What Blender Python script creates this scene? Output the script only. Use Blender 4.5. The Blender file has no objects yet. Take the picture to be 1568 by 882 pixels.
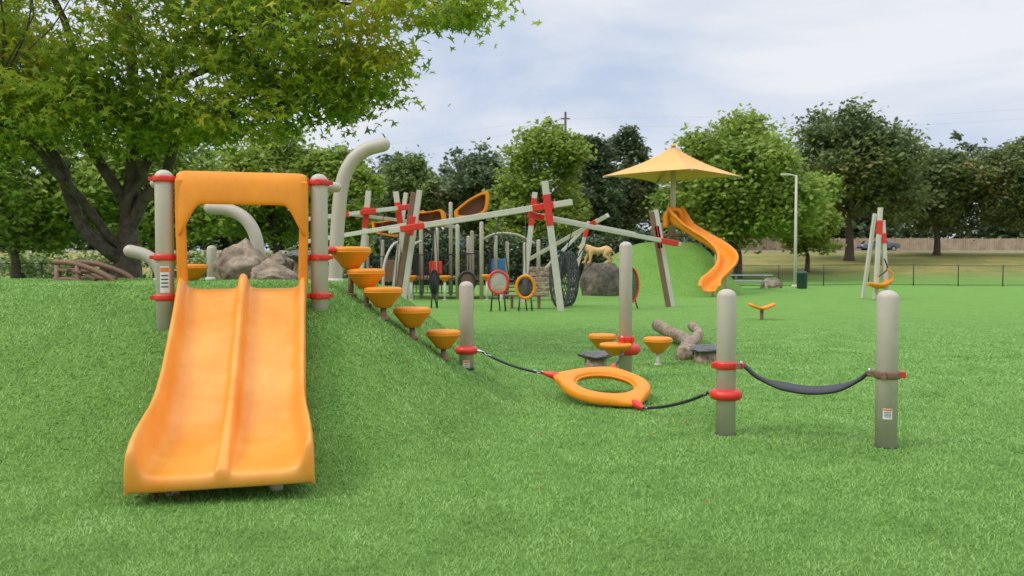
import bpy, math, random
import numpy as np
from mathutils import Vector, Matrix, noise
random.seed(7)
rng = np.random.default_rng(7)
C = bpy.context
S = C.scene
R = math.radians

# ------------------------------------------------------------------ materials
def mat(name, col, rough=0.5, var=0.12, scale=6.0, bump=0.0, bscale=40.0, metal=0.0, spec=0.5, col2=None, coat=0.0):
    m = bpy.data.materials.new(name); m.use_nodes = True
    nt = m.node_tree; N = nt.nodes; L = nt.links
    b = N['Principled BSDF']
    tc = N.new('ShaderNodeTexCoord')
    nz = N.new('ShaderNodeTexNoise'); nz.inputs['Scale'].default_value = scale; nz.inputs['Detail'].default_value = 6
    nz.inputs['Roughness'].default_value = 0.65
    L.new(tc.outputs['Object'], nz.inputs['Vector'])
    rp = N.new('ShaderNodeValToRGB')
    c2 = col2 if col2 else tuple(min(1, c*(1+var)) for c in col)
    c1 = tuple(c*(1-var) for c in col)
    rp.color_ramp.elements[0].position = 0.3; rp.color_ramp.elements[0].color = (*c1, 1)
    rp.color_ramp.elements[1].position = 0.7; rp.color_ramp.elements[1].color = (*c2, 1)
    L.new(nz.outputs['Fac'], rp.inputs['Fac']); L.new(rp.outputs['Color'], b.inputs['Base Color'])
    b.inputs['Roughness'].default_value = rough; b.inputs['Metallic'].default_value = metal
    b.inputs['Specular IOR Level'].default_value = spec
    b.inputs['Coat Weight'].default_value = coat
    if bump > 0:
        n2 = N.new('ShaderNodeTexNoise'); n2.inputs['Scale'].default_value = bscale; n2.inputs['Detail'].default_value = 5
        L.new(tc.outputs['Object'], n2.inputs['Vector'])
        bp = N.new('ShaderNodeBump'); bp.inputs['Strength'].default_value = bump; bp.inputs['Distance'].default_value = 0.02
        L.new(n2.outputs['Fac'], bp.inputs['Height']); L.new(bp.outputs['Normal'], b.inputs['Normal'])
    return m

def leafmat(name, cols, trans=0.35, nscale=0.5, rough=0.55):
    """per-leaf random colour, modulated by a large soft noise"""
    m = bpy.data.materials.new(name); m.use_nodes = True
    nt = m.node_tree; N = nt.nodes; L = nt.links
    b = N['Principled BSDF']; out = N['Material Output']
    g = N.new('ShaderNodeNewGeometry'); tc = N.new('ShaderNodeTexCoord')
    nz = N.new('ShaderNodeTexNoise'); nz.inputs['Scale'].default_value = nscale; nz.inputs['Detail'].default_value = 3
    L.new(tc.outputs['Object'], nz.inputs['Vector'])
    ma = N.new('ShaderNodeMath'); ma.operation = 'MULTIPLY_ADD'; ma.inputs[1].default_value = 0.55
    mb = N.new('ShaderNodeMath'); mb.operation = 'MULTIPLY_ADD'; mb.inputs[1].default_value = 1.3; mb.inputs[2].default_value = -0.42
    L.new(nz.outputs['Fac'], mb.inputs[0])
    L.new(g.outputs['Random Per Island'], ma.inputs[0]); L.new(mb.outputs[0], ma.inputs[2])
    rp = N.new('ShaderNodeValToRGB'); cr = rp.color_ramp
    while len(cr.elements) < len(cols): cr.elements.new(0.5)
    for e, (p, c) in zip(cr.elements, cols):
        e.position = p; e.color = (*c, 1)
    L.new(ma.outputs[0], rp.inputs['Fac']); L.new(rp.outputs['Color'], b.inputs['Base Color'])
    b.inputs['Roughness'].default_value = rough; b.inputs['Specular IOR Level'].default_value = 0.3
    t = N.new('ShaderNodeBsdfTranslucent'); L.new(rp.outputs['Color'], t.inputs['Color'])
    mx = N.new('ShaderNodeMixShader'); mx.inputs[0].default_value = trans
    L.new(b.outputs[0], mx.inputs[1]); L.new(t.outputs[0], mx.inputs[2]); L.new(mx.outputs[0], out.inputs['Surface'])
    return m

ORANGE = mat('orange_plastic', (0.82, 0.275, 0.012), 0.48, 0.08, 5, 0.08, 300, spec=0.35)
SLIDEO = mat('faded_orange_plastic', (0.82, 0.275, 0.02), 0.33, 0.05, 2.2, 0.05, 250, spec=0.45, col2=(0.88, 0.38, 0.07))
RED = mat('red_powdercoat', (0.72, 0.035, 0.02), 0.38, 0.12, 8)
BEIGE = mat('beige_powdercoat', (0.51, 0.445, 0.355), 0.45, 0.05, 4, 0.04, 300)
GREYB = mat('warm_grey_beam', (0.59, 0.54, 0.46), 0.5, 0.08, 4)
BROWN = mat('brown_beam', (0.21, 0.115, 0.07), 0.6, 0.2, 5)
BLACK = mat('black_rubber', (0.022, 0.023, 0.026), 0.5, 0.2, 30, 0.2, 200)
BLACKM = mat('black_metal', (0.025, 0.025, 0.028), 0.4, 0.1, 10)
NETM = mat('dark_rope', (0.07, 0.07, 0.075), 0.7, 0.2, 10)
STEEL = mat('galvanised_steel', (0.55, 0.56, 0.57), 0.3, 0.1, 20, metal=0.9)
ROCK = mat('boulder_stone', (0.19, 0.135, 0.095), 0.9, 0.5, 5, 1.0, 14, spec=0.2, col2=(0.46, 0.36, 0.26))
DROCK = mat('dark_boulder_stone', (0.10, 0.085, 0.07), 0.9, 0.5, 3, 1.0, 8, spec=0.2, col2=(0.24, 0.20, 0.16))
GREYROCK = mat('grey_cap', (0.14, 0.14, 0.14), 0.8, 0.3, 9, 0.8, 20)
WOOD = mat('weathered_log', (0.26, 0.165, 0.105), 0.85, 0.5, 9, 0.9, 30, spec=0.2, col2=(0.56, 0.43, 0.31))
BARK = mat('bark', (0.075, 0.052, 0.038), 0.9, 0.4, 7, 1.0, 22, col2=(0.17, 0.125, 0.095))
CANVAS = mat('orange_canvas', (0.82, 0.43, 0.14), 0.8, 0.06, 2)
WHITE = mat('sticker_white', (0.75, 0.75, 0.73), 0.5, 0.03, 5)
STORANGE = mat('sticker_orange', (0.8, 0.2, 0.02), 0.5, 0.03, 5)
INK = mat('sticker_ink', (0.08, 0.08, 0.09), 0.6, 0.1, 5)
TAN = mat('tan_fur_paint', (0.66, 0.41, 0.17), 0.75, 0.2, 5, 0.3, 30)
CARP = mat('car_paint_grey', (0.19, 0.22, 0.27), 0.25, 0.1, 3, coat=0.6)
CARB = mat('car_paint_blue', (0.07, 0.15, 0.32), 0.25, 0.1, 3, coat=0.6)
CARW = mat('car_paint_silver', (0.45, 0.46, 0.48), 0.25, 0.1, 3, coat=0.6)
GLASS = mat('dark_glass', (0.02, 0.025, 0.03), 0.08, 0.1, 3)
TYRE = mat('tyre', (0.015, 0.015, 0.015), 0.8, 0.1, 9)
ASPH = mat('asphalt', (0.20, 0.20, 0.195), 0.9, 0.2, 3, 0.4, 60)
FWOOD = mat('fence_boards', (0.46, 0.34, 0.25), 0.85, 0.25, 1.5)
CANG = mat('bin_green', (0.02, 0.06, 0.045), 0.5, 0.1, 6)
BLUEP = mat('blue_panel', (0.05, 0.2, 0.42), 0.5, 0.1, 6)

STARLEAF = leafmat('sweetgum_leaves', [(0.0, (0.075, 0.15, 0.016)), (0.26, (0.19, 0.31, 0.028)), (0.55, (0.36, 0.47, 0.045)), (0.85, (0.62, 0.58, 0.06)), (1.0, (0.78, 0.52, 0.07))], 0.52, 0.45)
LEAF_BRIGHT = leafmat('bright_leaves', [(0.0, (0.12, 0.20, 0.038)), (0.5, (0.28, 0.39, 0.065)), (1.0, (0.47, 0.52, 0.11))], 0.42, 0.22)
LEAF_MID = leafmat('mid_leaves', [(0.0, (0.075, 0.145, 0.045)), (0.5, (0.17, 0.25, 0.07)), (1.0, (0.29, 0.35, 0.11))], 0.35, 0.2)
LEAF_DARK = leafmat('dark_leaves', [(0.0, (0.06, 0.105, 0.052)), (0.5, (0.125, 0.18, 0.08)), (0.9, (0.21, 0.25, 0.115)), (1.0, (0.28, 0.19, 0.09))], 0.32, 0.2)
LEAF_OAK = leafmat('oak_leaves', [(0.0, (0.07, 0.12, 0.04)), (0.5, (0.155, 0.21, 0.07)), (0.85, (0.27, 0.29, 0.09)), (1.0, (0.42, 0.24, 0.10))], 0.34, 0.25)
LEAF_HEDGE = leafmat('hedge_leaves', [(0.0, (0.035, 0.06, 0.03)), (0.5, (0.07, 0.11, 0.045)), (1.0, (0.13, 0.17, 0.07))], 0.25, 0.2)
BLADE = leafmat('turf_blades', [(0.0, (0.115, 0.25, 0.045)), (0.45, (0.255, 0.465, 0.105)), (0.8, (0.36, 0.58, 0.17)), (1.0, (0.45, 0.65, 0.25))], 0.3, 1.8, 0.5)
DRYLEAF = leafmat('dry_leaves', [(0.0, (0.12, 0.04, 0.02)), (0.5, (0.25, 0.10, 0.03)), (1.0, (0.4, 0.2, 0.06))], 0.2, 3)

# ------------------------------------------------------------------ helpers
def group(name, loc=(0, 0, 0)):
    e = bpy.data.objects.new(name, None); e.empty_display_size = 0.2
    S.collection.objects.link(e)
    return e

def mk(name, verts, faces, m, parent=None, smooth=True, bevel=0, subsurf=0, solid=0):
    me = bpy.data.meshes.new(name)
    me.from_pydata([tuple(v) for v in verts], [], faces); me.update()
    ms = m if isinstance(m, (list, tuple)) else [m]
    for q in ms: me.materials.append(q)
    o = bpy.data.objects.new(name, me); S.collection.objects.link(o)
    if parent: o.parent = parent
    if smooth:
        me.polygons.foreach_set('use_smooth', [True]*len(me.polygons))
    if solid:
        s = o.modifiers.new('s', 'SOLIDIFY'); s.thickness = solid; s.offset = -1
    if bevel:
        b = o.modifiers.new('b', 'BEVEL'); b.width = bevel; b.segments = 2; b.limit_method = 'ANGLE'
    if subsurf:
        s = o.modifiers.new('ss', 'SUBSURF'); s.levels = subsurf; s.render_levels = subsurf
    return o

def catmull(pts, n=6):
    P = [np.array(p, float) for p in pts]
    P = [2*P[0]-P[1]] + P + [2*P[-1]-P[-2]]
    out = []
    for i in range(1, len(P)-2):
        for k in range(n):
            t = k/n
            out.append(0.5*((2*P[i]) + (-P[i-1]+P[i+1])*t + (2*P[i-1]-5*P[i]+4*P[i+1]-P[i+2])*t*t + (-P[i-1]+3*P[i]-3*P[i+1]+P[i+2])*t**3))
    out.append(P[-2])
    return out

def tube_data(pts, radii, seg=12, closed=False, cap=True, dome=False):
    pts = [Vector(p) for p in pts]; n = len(pts)
    if not hasattr(radii, '__len__'): radii = [radii]*n
    radii = list(radii)
    if dome and not closed:
        for end in (0, 1):
            a, b = (pts[0], pts[1]) if end == 0 else (pts[-1], pts[-2])
            r = radii[0] if end == 0 else radii[-1]
            d = (a-b).normalized()
            ext = [(a+d*r*math.sin(k*R(30)), r*math.cos(k*R(30))) for k in (1, 2)] + [(a+d*r*0.99, r*0.12)]
            if end == 0:
                pts = [e[0] for e in reversed(ext)] + pts; radii = [e[1] for e in reversed(ext)] + radii
            else:
                pts += [e[0] for e in ext]; radii += [e[1] for e in ext]
        n = len(pts)
    V = []; F = []
    nrm = None
    for i in range(n):
        if closed: t = pts[(i+1) % n]-pts[i-1]
        else: t = pts[min(i+1, n-1)]-pts[max(i-1, 0)]
        t.normalize()
        if nrm is None:
            up = Vector((0, 0, 1)) if abs(t.z) < 0.9 else Vector((1, 0, 0))
            nrm = t.cross(up).normalized()
        else:
            nrm = (nrm - t*nrm.dot(t)).normalized()
        bi = t.cross(nrm)
        for k in range(seg):
            a = 2*math.pi*k/seg
            V.append(pts[i]+(nrm*math.cos(a)+bi*math.sin(a))*radii[i])
    for i in range(n if closed else n-1):
        j = (i+1) % n
        for k in range(seg):
            k2 = (k+1) % seg
            F.append((i*seg+k, i*seg+k2, j*seg+k2, j*seg+k))
    if cap and not closed:
        F.append(tuple(range(seg-1, -1, -1))); F.append(tuple((n-1)*seg+k for k in range(seg)))
    return V, F

def tube(name, pts, r, m, parent=None, seg=12, closed=False, dome=False, smooth_n=0):
    if smooth_n: pts = catmull(pts, smooth_n)
    V, F = tube_data(pts, r, seg, closed, True, dome)
    return mk(name, V, F, m, parent)

def merge(name, parts, m, parent=None, smooth=True, bevel=0):
    V = []; F = []
    for v, f in parts:
        o = len(V); V += list(v); F += [tuple(i+o for i in q) for q in f]
    return mk(name, V, F, m, parent, smooth, bevel)

def lathe_data(profile, loc, seg=24):
    V = []; F = []
    for r, z in profile:
        for k in range(seg):
            a = 2*math.pi*k/seg
            V.append((loc[0]+r*math.cos(a), loc[1]+r*math.sin(a), loc[2]+z))
    for i in range(len(profile)-1):
        for k in range(seg):
            k2 = (k+1) % seg
            F.append((i*seg+k, i*seg+k2, (i+1)*seg+k2, (i+1)*seg+k))
    F.append(tuple(range(seg-1, -1, -1))); F.append(tuple((len(profile)-1)*seg+k for k in range(seg)))
    return V, F

def lathe(name, profile, loc, m, parent=None, seg=24, smooth=True):
    V, F = lathe_data(profile, loc, seg)
    return mk(name, V, F, m, parent, smooth)

def box_data(c, d, rz=0.0, M=None):
    V = []
    for sx, sy, sz in ((-1,-1,-1),(1,-1,-1),(1,1,-1),(-1,1,-1),(-1,-1,1),(1,-1,1),(1,1,1),(-1,1,1)):
        v = Vector((sx*d[0]/2, sy*d[1]/2, sz*d[2]/2))
        v = (M @ v) if M else (Matrix.Rotation(rz, 3, 'Z') @ v)
        V.append(v+Vector(c))
    return V, [(0,3,2,1),(4,5,6,7),(0,1,5,4),(1,2,6,5),(2,3,7,6),(3,0,4,7)]

def box(name, c, d, m, parent=None, rz=0.0, bevel=0.0, M=None):
    V, F = box_data(c, d, rz, M)
    return mk(name, V, F, m, parent, False, bevel)

def beam_data(p0, p1, w, h):
    p0 = Vector(p0); p1 = Vector(p1); t = (p1-p0); Ln = t.length; t.normalize()
    side = t.cross(Vector((0, 1, 0)))
    if side.length < 0.05: side = t.cross(Vector((1, 0, 0)))
    side.normalize(); up = side.cross(t).normalized()
    M = Matrix((side, t, up)).transposed()
    return box_data((p0+p1)/2, (w, Ln, h), M=M)

def beam(name, p0, p1, w, h, m, parent=None, bevel=0.015):
    V, F = beam_data(p0, p1, w, h)
    return mk(name, V, F, m, parent, False, bevel)

# ------------------------------------------------------------------ terrain
def sst(t):
    t = np.clip(t, 0, 1); return t*t*(3-2*t)

def H(x, y):
    x = np.asarray(x, float); y = np.asarray(y, float)
    # slide mound
    dx = np.where(x > -1.95, (x+1.95)/1.95, np.where(x < -9.5, (-9.5-x)/4.0, 0))
    dy = np.where(y < 8.55, (8.55-y)/2.95, np.where(y > 11.2, (y-11.2)/2.6, 0))
    d = np.sqrt(dx*dx+dy*dy); t = np.clip(1-d, 0, 1)
    z = 1.26*(0.45*sst(t)+0.55*t)*(0.35+0.65*sst(t/0.15))
    # canopy mound
    dx = np.where(x > 8.7, (x-8.7)/2.5, np.where(x < 6.4, (6.4-x)/4.0, 0))
    dy = np.where(y < 40, (40-y)/3.6, np.where(y > 43, (y-43)/4, 0))
    d = np.sqrt(dx*dx+dy*dy); t = np.clip(1-d, 0, 1)
    z = z + 2.4*(0.6*sst(t)+0.4*t)
    # distant rise
    z = z + 2.6*sst((y-56)/46) + 0.035*np.sin(x*0.31+1)*np.sin(y*0.27)*sst((y-12)/20)
    z = z + 0.02*np.sin(x*1.7)*np.cos(y*1.3)
    return z
def h(x, y): return float(H(x, y))

def spaced(segs):
    out = []
    for a, b, st in segs:
        out += list(np.arange(a, b, st))
    out.append(segs[-1][1]); return np.array(out)
xs = spaced([(-400, -100, 20), (-100, -20, 4), (-20, -10, 0.6), (-10, 3, 0.09), (3, 14, 0.3), (14, 40, 2), (40, 120, 5), (120, 420, 20)])
ys = spaced([(-60, 0, 5), (0, 4, 0.5), (4, 14.2, 0.09), (14.2, 30, 0.6), (30, 48, 0.3), (48, 110, 2), (110, 200, 8), (200, 900, 40)])
X, Y = np.meshgrid(xs, ys); Z = H(X, Y)
nv = X.size; co = np.stack([X.ravel(), Y.ravel(), Z.ravel()], 1)
ni, nj = X.shape
idx = np.arange(nv).reshape(ni, nj)
quads = np.stack([idx[:-1, :-1], idx[:-1, 1:], idx[1:, 1:], idx[1:, :-1]], -1).reshape(-1, 4)

def fastmesh(name, co, faces, m, parent=None, smooth=False):
    k = faces.shape[1]
    me = bpy.data.meshes.new(name)
    me.vertices.add(len(co)); me.vertices.foreach_set('co', np.ascontiguousarray(co, dtype=np.float32).ravel())
    me.loops.add(faces.size); me.loops.foreach_set('vertex_index', np.ascontiguousarray(faces, dtype=np.int32).ravel())
    me.polygons.add(len(faces)); me.polygons.foreach_set('loop_start', np.arange(0, faces.size, k, dtype=np.int32))
    if smooth: me.polygons.foreach_set('use_smooth', np.ones(len(faces), dtype=bool))
    me.update(calc_edges=True)
    me.materials.append(m)
    o = bpy.data.objects.new(name, me); S.collection.objects.link(o)
    if parent: o.parent = parent
    return o

# lawn material: turf, changing to dry field past the boundary fence
GM = bpy.data.materials.new('lawn_turf'); GM.use_nodes = True
nt = GM.node_tree; N = nt.nodes; L = nt.links; b = N['Principled BSDF']
tc = N.new('ShaderNodeTexCoord')
def noi(scale, det=5, rough=0.6):
    n = N.new('ShaderNodeTexNoise'); n.inputs['Scale'].default_value = scale; n.inputs['Detail'].default_value = det; n.inputs['Roughness'].default_value = rough
    L.new(tc.outputs['Object'], n.inputs['Vector']); return n
def ramp(src, stops):
    r = N.new('ShaderNodeValToRGB'); cr = r.color_ramp
    while len(cr.elements) < len(stops): cr.elements.new(0.5)
    for e, (p, c) in zip(cr.elements, stops): e.position = p; e.color = (*c, 1)
    L.new(src, r.inputs['Fac']); return r
fine = noi(45, 6, 0.8); mid = noi(1.2, 5, 0.7); mid2 = noi(9, 5, 0.75)
fr = ramp(fine.outputs['Fac'], [(0.32, (0.08, 0.185, 0.03)), (0.5, (0.175, 0.34, 0.066)), (0.68, (0.27, 0.46, 0.11))])
mr = ramp(mid.outputs['Fac'], [(0.3, (0.88, 0.9, 0.87)), (0.7, (1.1, 1.08, 1.12))])
m2r = ramp(mid2.outputs['Fac'], [(0.3, (0.78, 0.81, 0.74)), (0.7, (1.16, 1.13, 1.16))])
def mul(a, c):
    x = N.new('ShaderNodeMix'); x.data_type = 'RGBA'; x.blend_type = 'MULTIPLY'; x.inputs[0].default_value = 1
    L.new(a, x.inputs[6]); L.new(c, x.inputs[7]); return x.outputs[2]
turf = mul(mul(fr.outputs['Color'], mr.outputs['Color']), m2r.outputs['Color'])
dn = noi(0.35, 6, 0.7)
dry = ramp(dn.outputs['Fac'], [(0.3, (0.14, 0.22, 0.05)), (0.5, (0.28, 0.26, 0.08)), (0.7, (0.42, 0.32, 0.12))])
sp = N.new('ShaderNodeSeparateXYZ'); L.new(tc.outputs['Object'], sp.inputs[0])
ad = N.new('ShaderNodeMath'); ad.operation = 'MULTIPLY_ADD'; ad.inputs[1].default_value = 5; L.new(dn.outputs['Fac'], ad.inputs[0]); L.new(sp.outputs['Y'], ad.inputs[2])
mp = N.new('ShaderNodeMapRange'); mp.inputs['From Min'].default_value = 62; mp.inputs['From Max'].default_value = 74; L.new(ad.outputs[0], mp.inputs['Value'])
mx = N.new('ShaderNodeMix'); mx.data_type = 'RGBA'; L.new(mp.outputs[0], mx.inputs[0]); L.new(turf, mx.inputs[6]); L.new(dry.outputs['Color'], mx.inputs[7])
L.new(mx.outputs[2], b.inputs['Base Color']); b.inputs['Roughness'].default_value = 0.9; b.inputs['Specular IOR Level'].default_value = 0.15
bp = N.new('ShaderNodeBump'); bp.inputs['Strength'].default_value = 0.9; bp.inputs['Distance'].default_value = 0.03
L.new(fine.outputs['Fac'], bp.inputs['Height']); L.new(bp.outputs['Normal'], b.inputs['Normal'])
fastmesh('lawn_ground', co, quads, GM, smooth=True)

# turf blades (short synthetic pile, laid over)
NB = 520000
a0, b0 = math.sqrt(3.3), math.sqrt(26.0)
by = (a0+rng.random(NB)*(b0-a0))**2
bx = (rng.random(NB)*2-1)*(0.64*by+0.9)
bz = H(bx, by)
fade = 1-sst((by-12)/14)
wd = 0.0030*(by/4.0)**0.9*(0.7+0.6*rng.random(NB))*(0.4+0.6*fade)
ht = (0.009+0.017*rng.random(NB))*(0.15+0.85*fade)
ang = rng.random(NB)*2*np.pi; la = ang+np.pi/2+rng.normal(size=NB)*0.4; ln = (0.012+0.018*rng.random(NB))*(0.3+0.7*fade)*(by/4.0)**0.35
v = np.zeros((NB, 3, 3))
v[:, 0] = np.stack([bx-wd*np.cos(ang), by-wd*np.sin(ang), bz-0.003], 1)
v[:, 1] = np.stack([bx+wd*np.cos(ang), by+wd*np.sin(ang), bz-0.003], 1)
tx1 = bx+ln*np.cos(la); ty1 = by+ln*np.sin(la)
v[:, 2] = np.stack([tx1, ty1, H(tx1, ty1)+ht], 1)
fastmesh('lawn_grass', v.reshape(-1, 3), np.arange(NB*3).reshape(-1, 3), BLADE)

# ------------------------------------------------------------------ leaves / trees
STAR = []
for k in range(10):
    a = 2*math.pi*k/10 - math.pi/2
    rr = 0.36 if k % 2 else (0.75 if k == 0 else 1.0)
    if k == 0: rr = 0.25
    STAR.append((rr*math.cos(a), rr*math.sin(a)))
def leaves(name, cen, size, m, parent, star=False, updir=0.6):
    n = len(cen)
    nr = rng.normal(size=(n, 3)); nr /= np.linalg.norm(nr, axis=1)[:, None]
    nr[:, 2] = np.abs(nr[:, 2])+updir; nr /= np.linalg.norm(nr, axis=1)[:, None]
    t = rng.normal(size=(n, 3)); t -= nr*(t*nr).sum(1)[:, None]; t /= np.linalg.norm(t, axis=1)[:, None]
    bi = np.cross(nr, t)
    sz = size*(0.65+0.7*rng.random(n))
    if star:
        shp = STAR; k = len(shp)
        P = np.zeros((n, k+1, 3)); P[:, 0] = cen + nr*(sz*0.12)[:, None]
        for i, (px, py) in enumerate(shp):
            P[:, i+1] = cen + t*(sz*px)[:, None] + bi*(sz*py)[:, None] - nr*(sz*0.12*(px*px+py*py))[:, None]
        base = (np.arange(n)*(k+1))[:, None]
        f = np.concatenate([np.stack([base[:, 0], base[:, 0]+1+i, base[:, 0]+1+(i+1) % k], 1)[:, None] for i in range(k)], 1).reshape(-1, 3)
        return fastmesh(name, P.reshape(-1, 3), f, m, parent)
    shp = [(-1, 0), (-0.1, -0.62), (1, 0), (0.15, 0.62)]
    P = np.zeros((n, 4, 3))
    for i, (px, py) in enumerate(shp):
        P[:, i] = cen + t*(sz*px)[:, None] + bi*(sz*py)[:, None]
    return fastmesh(name, P.reshape(-1, 3), np.arange(n*4).reshape(-1, 4), m, parent)

def crown_points(blobs, nclump, per, sig, shell=0.55, ex=0.8):
    vol = np.array([b[3]*b[4]*b[5] for b in blobs])**ex; vol /= vol.sum()
    ch = rng.choice(len(blobs), nclump, p=vol)
    bl = np.array(blobs)[ch]
    d = rng.normal(size=(nclump, 3)); d /= np.linalg.norm(d, axis=1)[:, None]
    rad = shell+(1.03-shell)*rng.random(nclump)**0.7
    cc = bl[:, :3] + d*bl[:, 3:6]*rad[:, None]
    sc = 0.6+0.8*rng.random(nclump)
    p = np.repeat(cc, per, 0) + rng.normal(size=(nclump*per, 3))*np.array(sig)*np.repeat(sc, per)[:, None]
    return cc, p

def branch(p0, p1, r0, r1, sag=0.0, wob=0.12, n=6):
    p0 = np.array(p0, float); p1 = np.array(p1, float); Ln = np.linalg.norm(p1-p0)
    pts = []
    for i in range(n+1):
        t = i/n
        p = p0+(p1-p0)*t + np.array([0, 0, sag*math.sin(math.pi*t)*Ln])
        if 0 < i < n: p = p+rng.normal(size=3)*wob*Ln/n
        pts.append(p)
    pts = catmull(pts, 2)
    rad = [r0+(r1-r0)*(i/(len(pts)-1))**0.8 for i in range(len(pts))]
    return pts, tube_data(pts, rad, 8)

def tree(name, x, y, ht, rad, cb, m, nclump=260, per=55, leaf=0.2, tr=0.25, nb=6, sq=1.0, lobes=9):
    g = group(name); z0 = h(x, y)
    blobs = [(x, y, z0+cb+(ht-cb)*0.52, rad*0.72, rad*0.72, (ht-cb)*0.44)]
    for i in range(lobes):
        a = 2*math.pi*i/lobes+rng.random()*0.8; t = rng.random()
        zz = z0+cb+(ht-cb)*(0.15+0.7*t)
        w = math.sin(math.pi*(0.15+0.7*t)*0.9+0.25)
        rr = rad*(0.24+0.28*rng.random())
        blobs.append((x+math.cos(a)*rad*0.68*w, y+math.sin(a)*rad*0.68*w, zz, rr, rr, rr*0.75*sq))
    blobs.append((x+rad*0.1, y, z0+ht-rad*0.3*sq, rad*0.33, rad*0.33, rad*0.3*sq))
    parts = [tube_data(catmull([(x, y, z0-0.2), (x+0.05, y, z0+0.15*ht), (x-0.04*rad, y, z0+cb+0.2*(ht-cb)), (x, y, z0+ht*0.82)], 4),
             [tr*1.5]+list(np.linspace(tr*1.1, tr*0.2, 12)), 10)]
    for b in blobs[1:1+nb]:
        zs = z0+cb*0.85+(b[2]-z0-cb*0.85)*0.25
        pts, dat = branch((x, y, zs), b[:3], tr*0.5, tr*0.1, 0.05); parts.append(dat)
    merge('trunk_and_limbs', parts, BARK, g)
    cc, p = crown_points(blobs, nclump, per, (rad*0.105, rad*0.105, rad*0.07))
    p[:, 2] = np.maximum(p[:, 2], z0+0.4)
    leaves('foliage', p, leaf, m, g)
    return g

# --- big sweetgum on the left
g = group('sweetgum_tree')
tx, ty = -6.5, 14.2
blobs = [(-7.2, 13.6, 6.6, 3.5, 3.0, 2.7), (-3.5, 13.2, 5.0, 1.45, 1.5, 1.0), (-2.4, 13.2, 4.55, 0.9, 1.0, 0.5), (-2.95, 13.2, 3.98, 0.7, 0.9, 0.34), (-1.95, 13.2, 4.55, 0.5, 0.6, 0.22), (-2.05, 13.1, 4.1, 0.35, 0.5, 0.15),
         (-1.2, 12, 5.08, 0.85, 0.7, 0.22), (-0.75, 12, 4.85, 0.4, 0.5, 0.12), (-2.2, 12.4, 5.65, 1.0, 0.9, 0.4), (-9.2, 13, 4.4, 2.4, 2.4, 1.4), (-5.4, 13.6, 4.25, 1.7, 1.6, 0.85),
         (-7.4, 12.2, 4.0, 1.5, 1.2, 0.85), (-11, 14, 6, 2.4, 2.4, 2.0), (-4.6, 14.5, 7.6, 2.2, 2.2, 1.8), (-8.6, 12.8, 3.4, 1.0, 1.0, 0.55), (-4.2, 13.0, 3.75, 0.9, 1.0, 0.4), (-6.3, 13.0, 3.5, 0.9, 1.0, 0.35)]
parts = []
tp = catmull([(tx, ty, 0.0), (tx+0.02, ty, 0.9), (tx+0.0, ty, 1.7), (tx+0.05, ty, 2.4), (tx+0.15, ty, 4.2), (tx-0.1, ty, 7.5)], 4)
tr_ = list(np.interp(np.linspace(0, 1, len(tp)), [0, 0.12, 0.35, 0.5, 0.8, 1], [0.32, 0.25, 0.21, 0.16, 0.1, 0.04]))
parts.append(tube_data(tp, tr_, 16))
forks = [((tx, ty, 1.45), (-9.4, 13, 4.6), 0.12), ((tx, ty, 1.7), (-8.2, 12.4, 4.0), 0.09), ((tx, ty, 1.95), (-4.4, 13.4, 5.0), 0.12), ((tx, ty, 1.85), (-7.6, 13.4, 6.5), 0.12),
         ((tx, ty, 2.1), (-5.6, 13.6, 4.3), 0.08), ((tx, ty, 2.7), (-4.5, 14.5, 7.5), 0.09), ((tx, ty, 1.6), (-11, 14, 5.8), 0.10)]
for a, b_, r in forks:
    pts, dat = branch(a, b_, r, 0.04, 0.08, 0.2, 7); parts.append(dat)
parts.append(branch((-4.4, 13.4, 5.0), (-1.9, 13.1, 4.6), 0.05, 0.012, 0.05)[1])
parts.append(branch((-4.9, 13.4, 4.7), (-2.1, 13.1, 4.05), 0.04, 0.010, 0.05)[1])
parts.append(branch((-4.4, 13.4, 5.1), (-0.5, 11.9, 4.9), 0.05, 0.008, 0.12)[1])
cc, p = crown_points(blobs, 1450, 44, (0.23, 0.23, 0.10), 0.55, 0.6)
for c in cc[::5]:
    bb = min(blobs, key=lambda q: (q[0]-c[0])**2+(q[1]-c[1])**2+(q[2]-c[2])**2)
    parts.append(branch(bb[:3], c, 0.018, 0.005, 0.03, 0.2, 4)[1])
merge('trunk_and_limbs', parts, BARK, g)
leaves('foliage', p, 0.078, STARLEAF, g, True, 0.25)

# --- other trees
tree('maple_tree', -17.0, 40, 8.4, 4.2, 1.6, LEAF_BRIGHT, 300, 50, 0.16, 0.2)
tree('maple_tree', -12.6, 45, 8.8, 3.6, 1.8, LEAF_BRIGHT, 300, 50, 0.16, 0.2)
tree('maple_tree', -8.9, 43, 7.2, 2.4, 1.6, LEAF_BRIGHT, 220, 50, 0.15, 0.17)
tree('maple_tree', -22.5, 38, 9, 4.2, 1.7, LEAF_BRIGHT, 300, 50, 0.16, 0.22)
tree('maple_tree', -29, 42, 10, 4.5, 1.8, LEAF_MID, 300, 50, 0.17, 0.22)
tree('elm_tree', 2.4, 74, 12.8, 4.4, 1.6, LEAF_BRIGHT, 380, 50, 0.22, 0.3, lobes=13)
tree('elm_tree', -3.5, 82, 10.8, 4.2, 1.4, LEAF_DARK, 320, 50, 0.22, 0.3)
tree('elm_tree', -10.5, 84, 10.4, 4.4, 1.4, LEAF_MID, 320, 50, 0.22, 0.3)
tree('cedar_tree', 7.9, 84, 12.2, 3.4, 1.4, LEAF_DARK, 340, 50, 0.22, 0.3, sq=1.4)
tree('cedar_tree', 12.3, 90, 13.8, 3.4, 1.4, LEAF_DARK, 340, 50, 0.22, 0.3, sq=1.5)
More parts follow.
